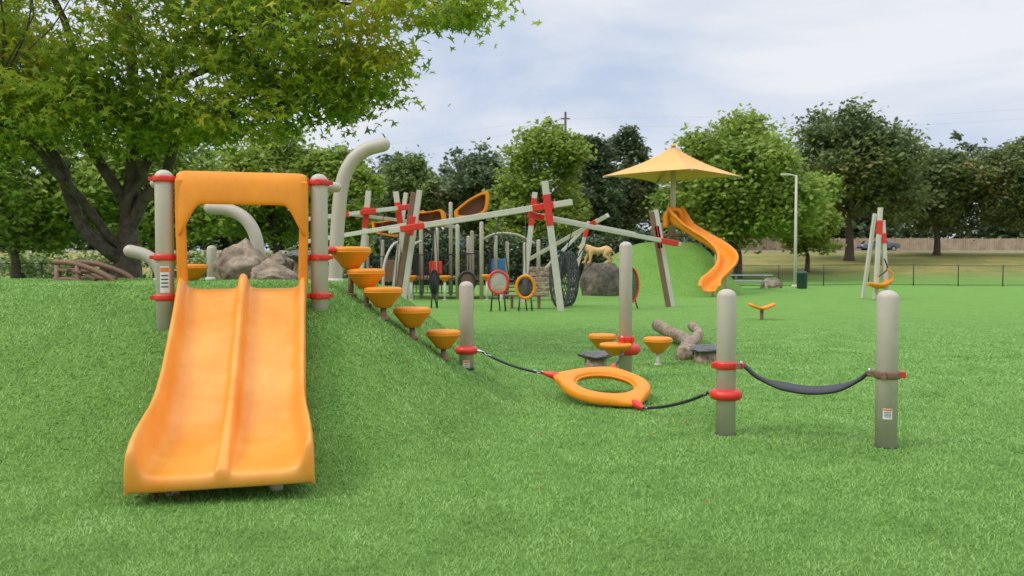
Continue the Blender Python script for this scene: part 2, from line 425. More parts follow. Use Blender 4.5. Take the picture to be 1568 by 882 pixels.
tree('linden_tree', 17.2, 64, 12.2, 5.6, 1.4, LEAF_BRIGHT, 580, 55, 0.21, 0.3, 8, lobes=17)
tree('linden_tree', 24.6, 70, 8.4, 3.1, 0.9, LEAF_BRIGHT, 250, 50, 0.2, 0.2)
tree('oak_tree', 32.9, 82, 14.0, 6.8, 4.0, LEAF_OAK, 580, 50, 0.24, 0.42, 10, lobes=17)
tree('oak_tree', 45.5, 90, 11.5, 5.4, 2.8, LEAF_OAK, 400, 50, 0.24, 0.35, 8)
tree('oak_tree', 54.5, 86, 13.5, 6.0, 3.6, LEAF_OAK, 380, 50, 0.24, 0.4, 8)
tree('oak_tree', 27.5, 106, 12.5, 5.0, 3.0, LEAF_DARK, 280, 50, 0.26, 0.35, 8)

# distant woods
g = group('distant_trees')
bl = []
for i in range(64):
    x = -110+i*3.9+rng.normal()*1.2; y = 124+rng.normal()*5
    hh = 14.2+rng.normal()*1.3 if x < 15 else 13.2+rng.normal()*1.6
    if x > 62: hh += 3
    r_ = 3.6+rng.random()*1.5
    z0 = h(x, y)
    bl.append((x, y, z0+hh*0.66, r_, r_, hh*0.32)); bl.append((x+1.5, y-1, z0+hh*0.3, r_, r_, hh*0.32)); bl.append((x-1.0, y+1, z0+1.8, r_, r_, 2.6))
cc, p = crown_points(bl, 4800, 30, (0.65, 0.65, 0.45), 0.6, 0.6)
p[:, 2] = np.maximum(p[:, 2], 2.7)
leaves('foliage', p, 0.45, LEAF_DARK, g)
parts = [tube_data([(q[0], q[1], 2), (q[0], q[1], q[2]+1)], [0.3, 0.12], 6) for q in bl[::3]]
merge('trunks', parts, BARK, g)
g = group('shrub_row')
bl = [(x, 54+rng.normal()*2, 0.9, 1.8, 1.4, 1.25+0.3*rng.random()) for x in np.arange(-62, -8, 2.4)]
cc, p = crown_points(bl, 600, 34, (0.35, 0.35, 0.25), 0.5)
p[:, 2] = np.maximum(p[:, 2], 0.05)
leaves('foliage', p, 0.16, LEAF_MID, g)
# dark hedge behind the play equipment
g = group('hedge')
bl = [(x, 54.5+rng.normal()*0.8, 1.5, 1.6, 1.2, 1.5+0.5*rng.random()) for x in np.arange(-9, 13.5, 1.5)]
cc, p = crown_points(bl, 620, 40, (0.3, 0.3, 0.22), 0.5)
p[:, 2] = np.maximum(p[:, 2], 0.05)
leaves('foliage', p, 0.15, LEAF_HEDGE, g)
parts = [tube_data([(q[0], q[1], 0), (q[0], q[1], 2)], [0.06, 0.03], 6) for q in bl]
merge('stems', parts, BARK, g)

# ------------------------------------------------------------------ slide
ORG = Vector((-2.5, 7.83, 0)); rv = Vector((0.967, 0.254, 0)); dv = Vector((0.254, -0.967, 0))
def LP(t, s, z): return ORG+rv*t+dv*s+Vector((0, 0, z))
RZ = math.atan2(rv.y, rv.x)
POSTR = 0.08
def post_profile(r, z0, z1):
    return [(r, z0), (r, z1-r*0.75)] + [(r*math.cos(a), z1-r*0.75+r*0.75*math.sin(a)) for a in (R(20), R(40), R(60), R(75), R(86))]
def clamp(parent, x, y, z, r=POSTR, hgt=0.055, direction=None, m=None):
    m = m or RED
    lathe('clamp_band', [(r+.003, -hgt/2), (r+.014, -hgt/2), (r+.018, -hgt/4), (r+.018, hgt/4), (r+.014, hgt/2), (r+.003, hgt/2)], (x, y, z), m, parent)
    if direction:
        a = math.atan2(direction[1], direction[0])
        box('clamp_lug', (x+math.cos(a)*(r+.035), y+math.sin(a)*(r+.035), z), (0.075, 0.05, hgt*0.8), m, parent, a, 0.006)
        box('clamp_lug', (x+math.cos(a+1.4)*(r+.02), y+math.sin(a+1.4)*(r+.02), z), (0.035, 0.04, hgt*0.9), m, parent, a+1.4, 0.006)
        lathe('bolt', [(0.012, 0), (0.012, hgt*0.5+0.008), (0.004, hgt*0.5+0.012)], (x+math.cos(a)*(r+.045), y+math.sin(a)*(r+.045), z), STEEL, parent, 8)

sl = group('double_slide')
prof = [(-0.568, -0.13), (-0.575, 0.0), (-0.573, 0.12), (-0.565, 0.168), (-0.547, 0.188), (-0.525, 0.180), (-0.508, 0.145), (-0.490, 0.07), (-0.462, 0.022), (-0.41, 0.004), (-0.30, 0.0), (-0.16, 0.0),
        (-0.075, 0.008), (-0.052, 0.045), (-0.043, 0.11), (-0.034, 0.155), (-0.016, 0.175), (0, 0.178)]
prof = prof + [(-t, z) for t, z in reversed(prof[:-1])]
ss = [-0.14, -0.05, 0.05, 0.15, 0.3, 0.6, 1.0, 1.4, 1.75, 2.0, 2.2, 2.4, 2.55, 2.66, 2.70]
zz = [1.245, 1.245, 1.225, 1.175, 1.09, 0.925, 0.705, 0.50, 0.345, 0.265, 0.225, 0.2, 0.19, 0.18, 0.165]
rs = [0.35, 0.5, 0.7, 0.85, 0.95, 1.0, 1.05, 1.15, 1.3, 1.4, 1.4, 1.3, 1.15, 0.95, 0.85]
rg = [0.5, 0.75, 0.95, 1, 1, 1, 1, 1, 1, 0.95, 0.85, 0.65, 0.4, 0.22, 0.15]
ws = [1.0, 1.0, 0.99, 0.975, 0.965, 0.95, 0.94, 0.925, 0.92, 0.93, 0.955, 0.975, 0.98, 0.975, 0.975]
sn = np.linspace(-0.14, 2.62, 46)
V = []; F = []; K = len(prof); SOFF = 0.10
last = []
for s in sn:
    z = np.interp(s, ss, zz); a = np.interp(s, ss, rs); w = np.interp(s, ss, ws); q = np.interp(s, ss, rg)
    last = []
    for t, hh in prof:
        if abs(t) < 0.1: hv = hh*q
        else: hv = hh*a if hh > 0 else hh*float(np.interp(s, [2.0, 2.6], [1.0, 0.72]))
        last.append((t*w, z+hv)); V.append(LP(t*w, s+SOFF, z+hv))
for f_, ds in ((0.04, 0.025), (0.16, 0.045), (0.5, 0.055), (0.9, 0.05), (1.0, 0.03)):
    for t, z in last:
        V.append(LP(t*(1-0.006*f_), 2.62+SOFF+ds*(1 if z > 0.1 else 0.6), z+(0.085-z)*f_))
nr_ = len(sn)+5
for i in range(nr_-1):
    for k in range(K-1):
        F.append((i*K+k, (i+1)*K+k, (i+1)*K+k+1, i*K+k+1))
mk('slide_bed', V, F, SLIDEO, sl, True, subsurf=1, solid=0.018)
for t in (-0.32, 0.32):
    a = LP(t, 2.5, 0)
    lathe('foot', [(0.045, -0.05), (0.045, 0.13)], (a.x, a.y, h(a.x, a.y)), GREYB, sl, 12)
# posts
for t, nm in ((-0.688, 'l'), (0.688, 'r')):
    p_ = LP(t, 0, 0)
    lathe('post', post_profile(POSTR, 0.3, 2.33), (p_.x, p_.y, 0), BEIGE, sl)
    dd = rv*(-1 if t > 0 else 1)
    for z in (2.245, 1.535, 1.17):
        clamp(sl, p_.x, p_.y, z, direction=(dd.x, dd.y))
        q = p_ + dd*0.13
        box('bracket', (q.x, q.y, z), (0.10, 0.03, 0.03), RED, sl, RZ, 0.004)
        q = p_ - dd*0.10
        box('bracket', (q.x, q.y, z), (0.06, 0.035, 0.035), RED, sl, RZ, 0.004)
tube('cross_pipe', [LP(-0.78, -0.16, 2.22), LP(0, -0.16, 2.22), LP(0.86, -0.16, 2.22)], 0.05, BEIGE, sl, 16, dome=True)
# hood legs + visor
V = []; F = []
ts = np.linspace(-0.585, 0.585, 41)
visor_prof = [(-0.10, 0.0, 0), (-0.06, 0.02, 0.0), (0.0, 0.03, 0), (0.05, 0.02, 0.02), (0.085, 0.0, 0.2), (0.11, 0, 0.5), (0.125, 0, 0.8), (0.128, 0, 1.0), (0.105, 0, 1.03), (0.08, 0, 0.95)]
for t in ts:
    at = abs(t)
    low = 2.02
    if at > 0.36: low = 2.02 - 0.30*(sst((at-0.36)/0.22))
    e = 1-0.55*max(0, (at-0.50)/0.085)**2
    for fw, dz, fz in visor_prof:
        z = 2.305+dz*e-(0.03*max(0, (at-0.54)/0.045)**2) if fz == 0 else 2.30+(low-2.30)*fz
        V.append(LP(t, fw*(e if fw > 0 else 1)+0.02, z))
Kp = len(visor_prof)
for i in range(len(ts)-1):
    for k in range(Kp-1):
        F.append((i*Kp+k, i*Kp+k+1, (i+1)*Kp+k+1, (i+1)*Kp+k))
mk('hood_visor', V, F, ORANGE, sl, True, subsurf=1, solid=0.018)
for sgn in (-1, 1):
    pts = [LP(sgn*0.545, 0.04, 2.25), LP(sgn*0.545, 0.05, 1.9), LP(sgn*0.535, 0.06, 1.5), LP(sgn*0.535, 0.05, 1.27)]
    V = []; F = []
    for p_ in catmull(pts, 4):
        for a, b_ in ((-0.042, 0.05), (0.042, 0.05), (0.042, -0.07), (-0.042, -0.07)):
            V.append(p_+rv*a+dv*b_)
    n_ = len(V)//4
    for i in range(n_-1):
        for k in range(4): F.append((i*4+k, i*4+(k+1) % 4, (i+1)*4+(k+1) % 4, (i+1)*4+k))
    F += [(3, 2, 1, 0), tuple((n_-1)*4+k for k in range(4))]
    o = mk('hood_leg', V, F, ORANGE, sl, False, bevel=0.02)

def sticker(parent, x, y, r, zc, w, hh, az):
    """curved label wrapped on a post, facing azimuth az"""
    def patch(nm, z0, z1, m, off, wa=w):
        V = []; F = []
        for i in range(7):
            a = az+(i/6-0.5)*wa/r
            for z in (z0, z1): V.append((x+(r+off)*math.cos(a), y+(r+off)*math.sin(a), z))
        for i in range(6): F.append((i*2, i*2+2, i*2+3, i*2+1))
        mk(nm, V, F, m, parent)
    patch('label', zc-hh/2, zc+hh/2, WHITE, 0.002)
    patch('label_band', zc+hh*0.28, zc+hh*0.45, STORANGE, 0.004, w*0.9)
    for i in range(4):
        patch('label_text', zc+hh*(0.12-i*0.14), zc+hh*(0.17-i*0.14), INK, 0.004, w*0.75)
pl = LP(-0.688, 0, 0)
sticker(sl, pl.x, pl.y, POSTR, 1.335, 0.08, 0.24, R(-70))

# ------------------------------------------------------------------ candy-cane poles on mound
def cane(name, pts, r):
    g = group(name)
    tube('bent_pipe', pts, r, BEIGE, g, 18, dome=True, smooth_n=8)
    x, y = pts[0][0], pts[0][1]
    lathe('base_sleeve', [(r+.02, -.06), (r+.02, .025), (r+.005, .035)], (x, y, h(x, y)), GREYB, g, 18)
cane('bent_pole', [(-2.05, 9.7, 1.0), (-2.03, 9.7, 1.6), (-2.0, 9.7, 2.05), (-1.95, 9.7, 2.42), (-1.84, 9.7, 2.65), (-1.68, 9.7, 2.78), (-1.48, 9.7, 2.84)], 0.08)
cane('bent_pole', [(-3.2, 10.6, 1.0), (-3.2, 10.6, 1.55), (-3.24, 10.6, 1.83), (-3.36, 10.6, 2.03), (-3.55, 10.6, 2.14), (-3.8, 10.6, 2.17)], 0.08)
cane('bent_pole', [(-4.42, 10.6, 1.0), (-4.43, 10.6, 1.32), (-4.5, 10.6, 1.48), (-4.64, 10.6, 1.58), (-4.82, 10.6, 1.63)], 0.08)
g = group('support_post')
lathe('post', post_profile(0.06, 1.0, 1.7), (-3.79, 10.6, 0), BEIGE, g)
lathe('base_sleeve', [(0.085, 1.2), (0.085, 1.29), (0.065, 1.3)], (-3.79, 10.6, 0), GREYB, g)

# ------------------------------------------------------------------ step pods
POD = [(0.06, 0.0), (0.075, 0.005), (0.105, 0.045), (0.15, 0.10), (0.178, 0.135), (0.187, 0.15), (0.187, 0.178), (0.178, 0.193), (0.155, 0.20), (0.10, 0.203), (0.02, 0.204)]
def pod(name, x, y, ztop, sc=1.0, m=None, stem=GREYB, sr=0.03, tilt=0):
    g = group(name); m = m or ORANGE
    z0 = h(x, y)
    lathe('pod_top', [(r*sc, z*sc) for r, z in POD], (x, y, ztop-0.204*sc), m, g, 32)
    lathe('pod_seam', [(0.1885*sc, 0.146*sc), (0.1915*sc, 0.149*sc), (0.1915*sc, 0.153*sc), (0.1885*sc, 0.156*sc)], (x, y, ztop-0.204*sc), m, g, 32)
    lathe('stem', [(sr, -0.1), (sr, max(0.02, ztop-0.2*sc-z0))], (x, y, z0), stem, g, 14)
    lathe('ground_collar', [(sr+.03, -.02), (sr+.03, .012), (sr+.006, .02)], (x, y, z0), stem, g, 14)
    return g
pod('step_pod', -1.70, 8.85, 1.655, 1.15, stem=BROWN)
g1 = group('red_pod_cap')
lathe('cap', [(0.02, 0), (0.05, 0.005), (0.065, 0.03), (0.06, 0.06), (0.03, 0.075)], (-1.87, 8.68, 1.575), RED, g1, 16)
pod('step_pod', -1.53, 8.8, 1.425, 1.05, stem=BROWN)
pod('step_pod', -1.335, 8.7, 1.235, 1.07, stem=BROWN)
pod('step_pod', -1.06, 8.9, 1.015, 1.07, stem=BROWN)
pod('step_pod', -0.745, 9.1, 0.755, 1.0, stem=BROWN)
pod('step_pod', -3.62, 9.5, 1.47, 0.9)
pod('step_pod', 2.1, 12.05, 0.41, 1.12)
pod('step_pod', 1.36, 12.6, 0.41, 1.12)
for x, y, zt in ((-3.9, 32.5, 0.95), (-2.6, 32.5, 0.95), (-0.95, 32.0, 1.0), (-0.4, 31.5, 0.55), (-4.6, 31, 0.5)):
    pod('step_pod', x, y, zt, 1.15, sr=0.05)

# ------------------------------------------------------------------ rocks and logs
def rock(name, c, d, m=ROCK, seed=0, rough=0.16, cuts=3, flat_top=False):
    import bmesh
    bm = bmesh.new(); bmesh.ops.create_icosphere(bm, subdivisions=5, radius=1)
    sv = Vector((seed*3.1, seed*1.7, seed))
    rs_ = random.Random(seed)
    planes = [(Vector((rs_.uniform(-1, 1), rs_.uniform(-1, 1), rs_.uniform(-.3, 0.3 if flat_top else 1))).normalized(), rs_.uniform(0.65, 0.85)) for _ in range(9)]
    for v in bm.verts:
        p = v.co.copy()
        for n_, dd in planes:
            q = p.dot(n_)
            if q > dd: p -= n_*(q-dd)*0.9
        f = 1+rough*noise.noise(p*1.7+sv)+rough*0.6*noise.noise(p*4+sv)+rough*0.3*noise.noise(p*10+sv)
        p *= f
        if flat_top: p.z = min(p.z, 0.72+0.03*noise.noise(p*3))
        v.co = Vector((p.x*d[0]/2, p.y*d[1]/2, p.z*d[2]/2))+Vector(c)
    me = bpy.data.meshes.new(name); bm.to_mesh(me); bm.free(); me.materials.append(m)
    me.polygons.foreach_set('use_smooth', [True]*len(me.polygons))
    o = bpy.data.objects.new(name, me); S.collection.objects.link(o); return o
rock('boulder', (-3.2, 10.0, 1.42), (0.66, 0.6, 0.70), seed=3)
rock('boulder', (-2.76, 9.75, 1.31), (0.60, 0.5, 0.40), seed=5)
rock('boulder', (-2.95, 10.6, 1.42), (0.5, 0.5, 0.4), ROCK, seed=8)
def stump(name, x, y, ztop, r=0.24, base=0.15):
    g = group(name); z0 = h(x, y)
    o = rock('cap', (x, y, ztop-0.045), (r*2.15, r*2.0, 0.13), GREYROCK, seed=int(abs(x*10)), rough=0.1); o.parent = g
    V, F = lathe_data([(base*1.15, 0), (base, 0.06), (base*0.95, ztop-z0-0.08)], (x, y, z0-0.02), 18)
    V = [(a[0]+0.012*math.sin(i*2.1), a[1]+0.012*math.cos(i*1.7), a[2]) for i, a in enumerate(V)]
    mk('stump_base', V, F, WOOD, g)
stump('mushroom_step', 1.17, 11.7, 0.24)
stump('mushroom_step', 2.84, 12.25, 0.27, 0.26, 0.16)
stump('mushroom_step', -2.62, 10.5, 1.62, 0.2, 0.1)

def log(parts, pts, r, seg=14, seed=0):
    pts = catmull(pts, 8)
    rad = np.interp(np.linspace(0, 1, len(pts)), np.linspace(0, 1, len(r)), r)
    V, F = tube_data(pts, rad, seg)
    V2 = []
    for v in V:
        n_ = noise.noise_vector(Vector(v)*5+Vector((seed, 0, 0)))*0.014
        V2.append(Vector(v)+n_)
    parts.append((V2, F))
g = group('fallen_log'); parts = []
log(parts, [(2.58, 12.5, .08), (2.70, 13.1, .10), (2.93, 13.9, .12), (3.04, 14.9, .14), (2.96, 15.8, .17), (2.90, 16.7, .22)], [.12, .12, .115, .11, .11, .12], seed=1)
log(parts, [(2.95, 14.0, .12), (3.22, 14.6, .17), (3.38, 15.2, .22), (3.42, 15.9, .27)], [.10, .09, .085, .09], seed=2)
log(parts, [(2.72, 13.2, .12), (2.95, 12.8, .12), (3.05, 12.5, .08)], [.09, .08, .07], seed=4)
merge('log', parts, WOOD, g)

# brown climbing arch, far left of mound
g = group('log_climber'); ox, oz = 0.12, -0.13
for k in range(2):
    y = 10.3+k*0.55
    tube('side_rail', [(-5.75+ox, y, 1.62+oz), (-5.5+ox, y, 1.6+oz), (-5.2+ox, y, 1.5+oz), (-5.02+ox, y, 1.38+oz), (-4.95+ox, y, 1.15+oz)], 0.035, BROWN, g, 10, smooth_n=5)
    tube('lower_rail', [(-5.75+ox, y, 1.40+oz), (-5.5+ox, y, 1.40+oz), (-5.25+ox, y, 1.30+oz), (-5.1+ox, y, 1.12+oz)], 0.035, BROWN, g, 10, smooth_n=5)
for x, z, a in ((-5.62, 1.52, .1), (-5.45, 1.5, .2), (-5.28, 1.43, .5), (-5.14, 1.35, .8), (-5.05, 1.24, 1.0)):
    box('rung_plank', (x+ox, 10.57, z+oz), (0.12, 0.62, 0.035), BROWN, g, bevel=0.008, M=Matrix.Rotation(a, 3, 'Y'))
for x in (-5.7, -5.45):
    lathe('leg', [(0.035, 0), (0.035, 0.5)], (x+ox, 10.3, 0.95), BROWN, g, 10)

# ------------------------------------------------------------------ front balance posts
PA = (3.0, 6.69); PB = (1.856, 7.25); PC = (-0.525, 9.64); PD = (1.45, 10.7)
bc = group('balance_course')
for (x, y), zt in ((PA, 1.27), (PB, 1.26), (PC, 1.27), (PD, 1.75)):
    z0 = h(x, y)
    lathe('post', post_profile(0.083, z0-0.1, zt), (x, y, 0), BEIGE, bc, 32)
    lathe('base_gap', [(0.095, -0.02), (0.095, 0.004), (0.084, 0.006)], (x, y, z0), BLACK, bc, 24)
def collar(x, y, z, r=0.145, hh=0.085, m=RED):
    lathe('collar', [(0.084, -hh/2), (r*0.85, -hh*0.45), (r*0.97, -hh*0.2), (r, 0), (r*0.97, hh*0.2), (r*0.85, hh*0.45), (0.084, hh/2)], (x, y, z), m, bc, 32)
collar(*PC, 0.475, 0.135, 0.09); collar(*PB, 0.345, 0.14, 0.09)
collar(*PD, 0.375, 0.19, 0.14); clamp(bc, *PD, 0.50, 0.083, 0.09, (-.5, -1))
lathe('pod_on_post', [(r*1.1, z*0.75) for r, z in POD], (PD[0]-0.14, PD[1]-0.12, 0.315), ORANGE, bc, 32)
clamp(bc, *PB, 0.60, 0.083, 0.06, (PA[0]-PB[0], PA[1]-PB[1])); clamp(bc, *PA, 0.595, 0.083, 0.06, (PB[0]-PA[0], PB[1]-PA[1]), BROWN)
box('clamp_end', (PB[0]-0.105, PB[1]-0.02, 0.60), (0.05, 0.05, 0.05), RED, bc, 0.1, 0.006)
box('clamp_end', (PA[0]+0.105, PA[1]-0.02, 0.595), (0.06, 0.05, 0.05), RED, bc, 0.1, 0.006)
box('clamp_front', (PB[0]+0.085, PB[1]-0.07, 0.60), (0.06, 0.05, 0.052), BROWN, bc, -0.6, 0.006)
sticker(bc, PA[0], PA[1], 0.083, 0.29, 0.07, 0.085, R(-108))
sticker(bc, PC[0], PC[1], 0.083, 0.30, 0.075, 0.13, R(-88))
# spinner ring
cx, cy = 1.0, 8.98
def rz_(x, y): return 0.165+0.20*(y-cy)-0.05*(x-cx)
tips = [math.atan2(q[1]-cy, q[0]-cx) for q in (PC, PB, PD)]
V = []; F = []; NT = 96; sec = 16
for i in range(NT):
    a = 2*math.pi*i/NT
    ex = sum(math.exp(-(((a-t+math.pi) % (2*math.pi)-math.pi)/0.30)**2) for t in tips)
    ro = 0.485+0.10*ex; ri = 0.325
    mid_ = (ro+ri)/2; hw = (ro-ri)/2
    for k in range(sec):
        b_ = 2*math.pi*k/sec
        cr_, sr_ = math.cos(b_), math.sin(b_)
        rr = mid_+hw*math.copysign(abs(cr_)**0.6, cr_)
        hz = 0.05*math.copysign(abs(sr_)**0.5, sr_)*(1-0.45*ex*(cr_ > 0)*abs(cr_))
        x = cx+rr*math.cos(a); y = cy+rr*math.sin(a)
        V.append((x, y, rz_(x, y)+hz))
for i in range(NT):
    j = (i+1) % NT
    for k in range(sec):
        k2 = (k+1) % sec
        F.append((i*sec+k, j*sec+k, j*sec+k2, i*sec+k2))
mk('spinner_ring', V, F, ORANGE, bc)
ring = [(cx+0.318*math.cos(t), cy+0.318*math.sin(t), rz_(cx+0.318*math.cos(t), cy+0.318*math.sin(t))) for t in np.linspace(0, 2*math.pi, 64, endpoint=False)]
tube('inner_lip', ring, 0.014, ORANGE, bc, 8, closed=True)
def chain(p0, p1, sag=0.04, n=18):
    P = []
    for i in range(n+1):
        t = i/n
        p = Vector(p0).lerp(Vector(p1), t); p.z -= sag*4*t*(1-t); P.append(p)
    PP = catmull(P, 4)
    tube('cable', PP, [0.013+0.0035*(k % 2) for k in range(len(PP))], BLACK, bc, 8)
    for e, nx in ((P[0], P[1]), (P[-1], P[-2])):
        d = (nx-e).normalized()
        for q in range(3):
            c = e+d*(0.02+q*0.045); u = d; w = d.cross(Vector((0, 0, 1))).normalized() if q % 2 else d.cross(Vector((1, 0, 0))).normalized()
            ring = [c+u*0.028*math.cos(t)+w*0.016*math.sin(t) for t in np.linspace(0, 2*math.pi, 12, endpoint=False)]
            tube('chain_link', ring, 0.006, STEEL, bc, 6, closed=True)
def toward(a, b_, d):
    v = Vector((b_[0]-a[0], b_[1]-a[1])).normalized(); return a[0]+v.x*d, a[1]+v.y*d
for q, zc, rr in ((PC, 0.475, 0.15), (PB, 0.345, 0.16), (PD, 0.375, 0.2)):
    ax, ay = toward((cx, cy), q, 0.70); b_ = toward(q, (cx, cy), rr)
    tx_, ty_ = toward((cx, cy), q, 0.55)
    tube('ring_tip', [(tx_, ty_, rz_(tx_, ty_)), ((tx_+ax)/2, (ty_+ay)/2, rz_((tx_+ax)/2, (ty_+ay)/2)+.005), (ax, ay, rz_(ax, ay)+.01)], [0.046, 0.038, 0.022], RED, bc, 12, dome=True)
    tube('collar_eye', [(b_[0], b_[1], zc), (*toward(b_, (cx, cy), 0.05), zc-.01)], 0.016, STEEL, bc, 8, dome=True)
    chain((*toward(b_, (cx, cy), 0.05), zc-.01), (ax, ay, rz_(ax, ay)+.01))
# strap bridge
ctr = catmull([(PB[0]+.13, PB[1]-.06, .60), (2.10, 7.13, .50), (2.27, 7.05, .435), (2.48, 6.95, .41), (2.68, 6.85, .445), (2.82, 6.78, .53), (PA[0]-.13, PA[1]+.05, .59)], 6)
V = []; F = []
dirn = Vector((PA[0]-PB[0], PA[1]-PB[1], 0)).normalized(); sd = Vector((-dirn.y, dirn.x, 0))
for i, p_ in enumerate(ctr):
    t = i/(len(ctr)-1); w = 0.022+0.07*float(sst((min(t, 1-t)-0.2)/0.16))
    for q in (-1, 0, 1):
        V.append(Vector(p_)+sd*w*q+Vector((0, 0, 0.02*w/0.09 if q > 0 else (-0.008 if q < 0 else 0))))
for i in range(len(ctr)-1):
    for k in range(2): F.append((i*3+k, i*3+k+1, i*3+k+4, i*3+k+3))
o = mk('strap_belt', V, F, BLACK, bc, True, solid=0.022)
for i in (7, 9, 28, 30):
    q = ctr[i]
    for w in (-0.012, 0.014):
        lathe('rivet', [(0.012, 0), (0.010, 0.01), (0.002, 0.014)], Vector(q)+sd*w+Vector((0, 0, .001)), STEEL, bc, 8)
for e, q in ((ctr[0], (PB[0]+.08, PB[1]-.04, .60)), (ctr[-1], (PA[0]-.08, PA[1]+.03, .595))):
    tube('strap_link', [q, e], 0.014, STEEL, bc, 8, dome=True)

# ------------------------------------------------------------------ leaning-beam net structure
ns = group('leaning_beam_climber')
def two(p0, p1, w=0.17):
    p0 = Vector(p0); p1 = Vector(p1); o_ = Vector((w*0.52, 0, 0))
    beam('beam_brown', p0-o_, p1-o_-(p1-p0)*0.02, w, 0.2, BROWN, ns); beam('beam_beige', p0+o_, p1+o_, w, 0.2, GREYB, ns)
def sleeve(p0, p1, a, b_, w=0.24):
    p0 = Vector(p0); p1 = Vector(p1)
    beam('red_joint', p0.lerp(p1, a), p0.lerp(p1, b_), w, w+.02, RED, ns, 0.02)
M1 = ((1.46, 25, 0), (0.97, 25, 3.87)); beam('beam', *M1, 0.2, 0.2, GREYB, ns); sleeve(*M1, 0.66, 0.90, 0.215)
M2 = ((5.2, 27.5, 0), (4.62, 27.5, 3.17)); two(*M2, 0.14); sleeve(*M2, 0.6, 0.84, 0.18)
M3 = ((-3.62, 27, 0), (-3.05, 27, 3.77)); two(*M3); sleeve(*M3, 0.62, 0.78, 0.21)
M4 = ((0.37, 30, 0), (0.82, 30, 3.95)); beam('beam', *M4, 0.18, 0.2, GREYB, ns); sleeve(*M4, 0.7, 0.95, 0.2)
M5 = ((-6.05, 33, 0), (-5.62, 33, 4.25)); beam('beam', *M5, 0.2, 0.2, GREYB, ns); sleeve(*M5, 0.66, 0.85, 0.22)
M6 = ((-4.0, 33.3, 0), (-4.6, 33.3, 4.25)); beam('beam', *M6, 0.2, 0.2, GREYB, ns); sleeve(*M6, 0.7, 0.9, 0.22)
M8 = ((-4.9, 34.5, 0), (-4.35, 34.5, 4.3)); beam('beam', *M8, 0.16, 0.2, GREYB, ns)
M7 = ((2.3, 34, 0), (3.1, 34, 3.1)); beam('beam', *M7, 0.14, 0.16, GREYB, ns); sleeve(*M7, 0.8, 0.92, 0.18)
B1 = ((-3.9, 26.75, 2.46), (1.77, 24.8, 3.24)); beam('cross_beam', *B1, 0.18, 0.18, GREYB, ns); sleeve(*B1, 0.07, 0.21, 0.2); sleeve(*B1, 0.80, 0.91, 0.2)
B2 = ((0.45, 25.25, 2.9), (5.46, 27.3, 2.05)); beam('cross_beam', *B2, 0.14, 0.16, GREYB, ns); sleeve(*B2, 0.0, 0.1, 0.18); sleeve(*B2, 0.86, 0.98, 0.18)
B3 = ((-8.2, 32.7, 3.1), (-3.8, 32.9, 3.65)); beam('cross_beam', *B3, 0.16, 0.16, GREYB, ns); sleeve(*B3, 0.3, 0.42, 0.2); sleeve(*B3, 0.52, 0.66, 0.2); sleeve(*B3, 0.85, 0.97, 0.2)
B4 = ((0.55, 33.6, 1.5), (3.45, 30.3, 3.15)); beam('cross_beam', *B4, 0.15, 0.16, GREYB, ns); sleeve(*B4, 0.77, 0.88, 0.19)
B5 = ((0.9, 31.6, 3.25), (4.9, 33.5, 2.6)); beam('cross_beam', *B5, 0.13, 0.13, GREYB, ns)
B6 = ((1.0, 32.6, 0.9), (2.9, 33.0, 2.85)); beam('cross_beam', *B6, 0.12, 0.12, GREYB, ns)
B7 = ((-7.8, 31.2, 2.2), (-3.3, 28.2, 2.75)); beam('cross_beam', *B7, 0.15, 0.15, GREYB, ns)
B8 = ((-6.4, 33.2, 3.35), (-2.2, 35.0, 2.9)); beam('cross_beam', *B8, 0.13, 0.13, GREYB, ns)
ropes = []
for x0, y0, z0, x1, y1, z1 in ((-3.6, 26.8, 2.5, -3.75, 26.6, 0), (-2.4, 26.2, 2.65, -2.5, 25.4, .9), (-2.4, 26.2, 2.65, -2.2, 25.4, .9), (-0.4, 25.5, 2.95, -0.7, 25.2, 1.1), (-0.4, 25.5, 2.95, -0.1, 25.2, 1.1), (0.4, 25.2, 3.05, 0.42, 25, 1.15),
                               (1.9, 25.8, 2.65, 1.75, 27, 1.8), (3.6, 26.6, 2.35, 3.72, 26.4, 1.25), (3.6, 26.6, 2.35, 3.5, 26.4, .3), (2.6, 26.2, 2.5, 2.1, 27, 1.6), (-5.0, 32.8, 3.5, -5.2, 32.5, .6), (-6.6, 32.8, 3.2, -6.8, 32.5, .4)):
    ropes.append(tube_data([(x0, y0, z0), (x1, y1, z1)], 0.016, 6))
merge('ropes', ropes, BLACKM, ns)

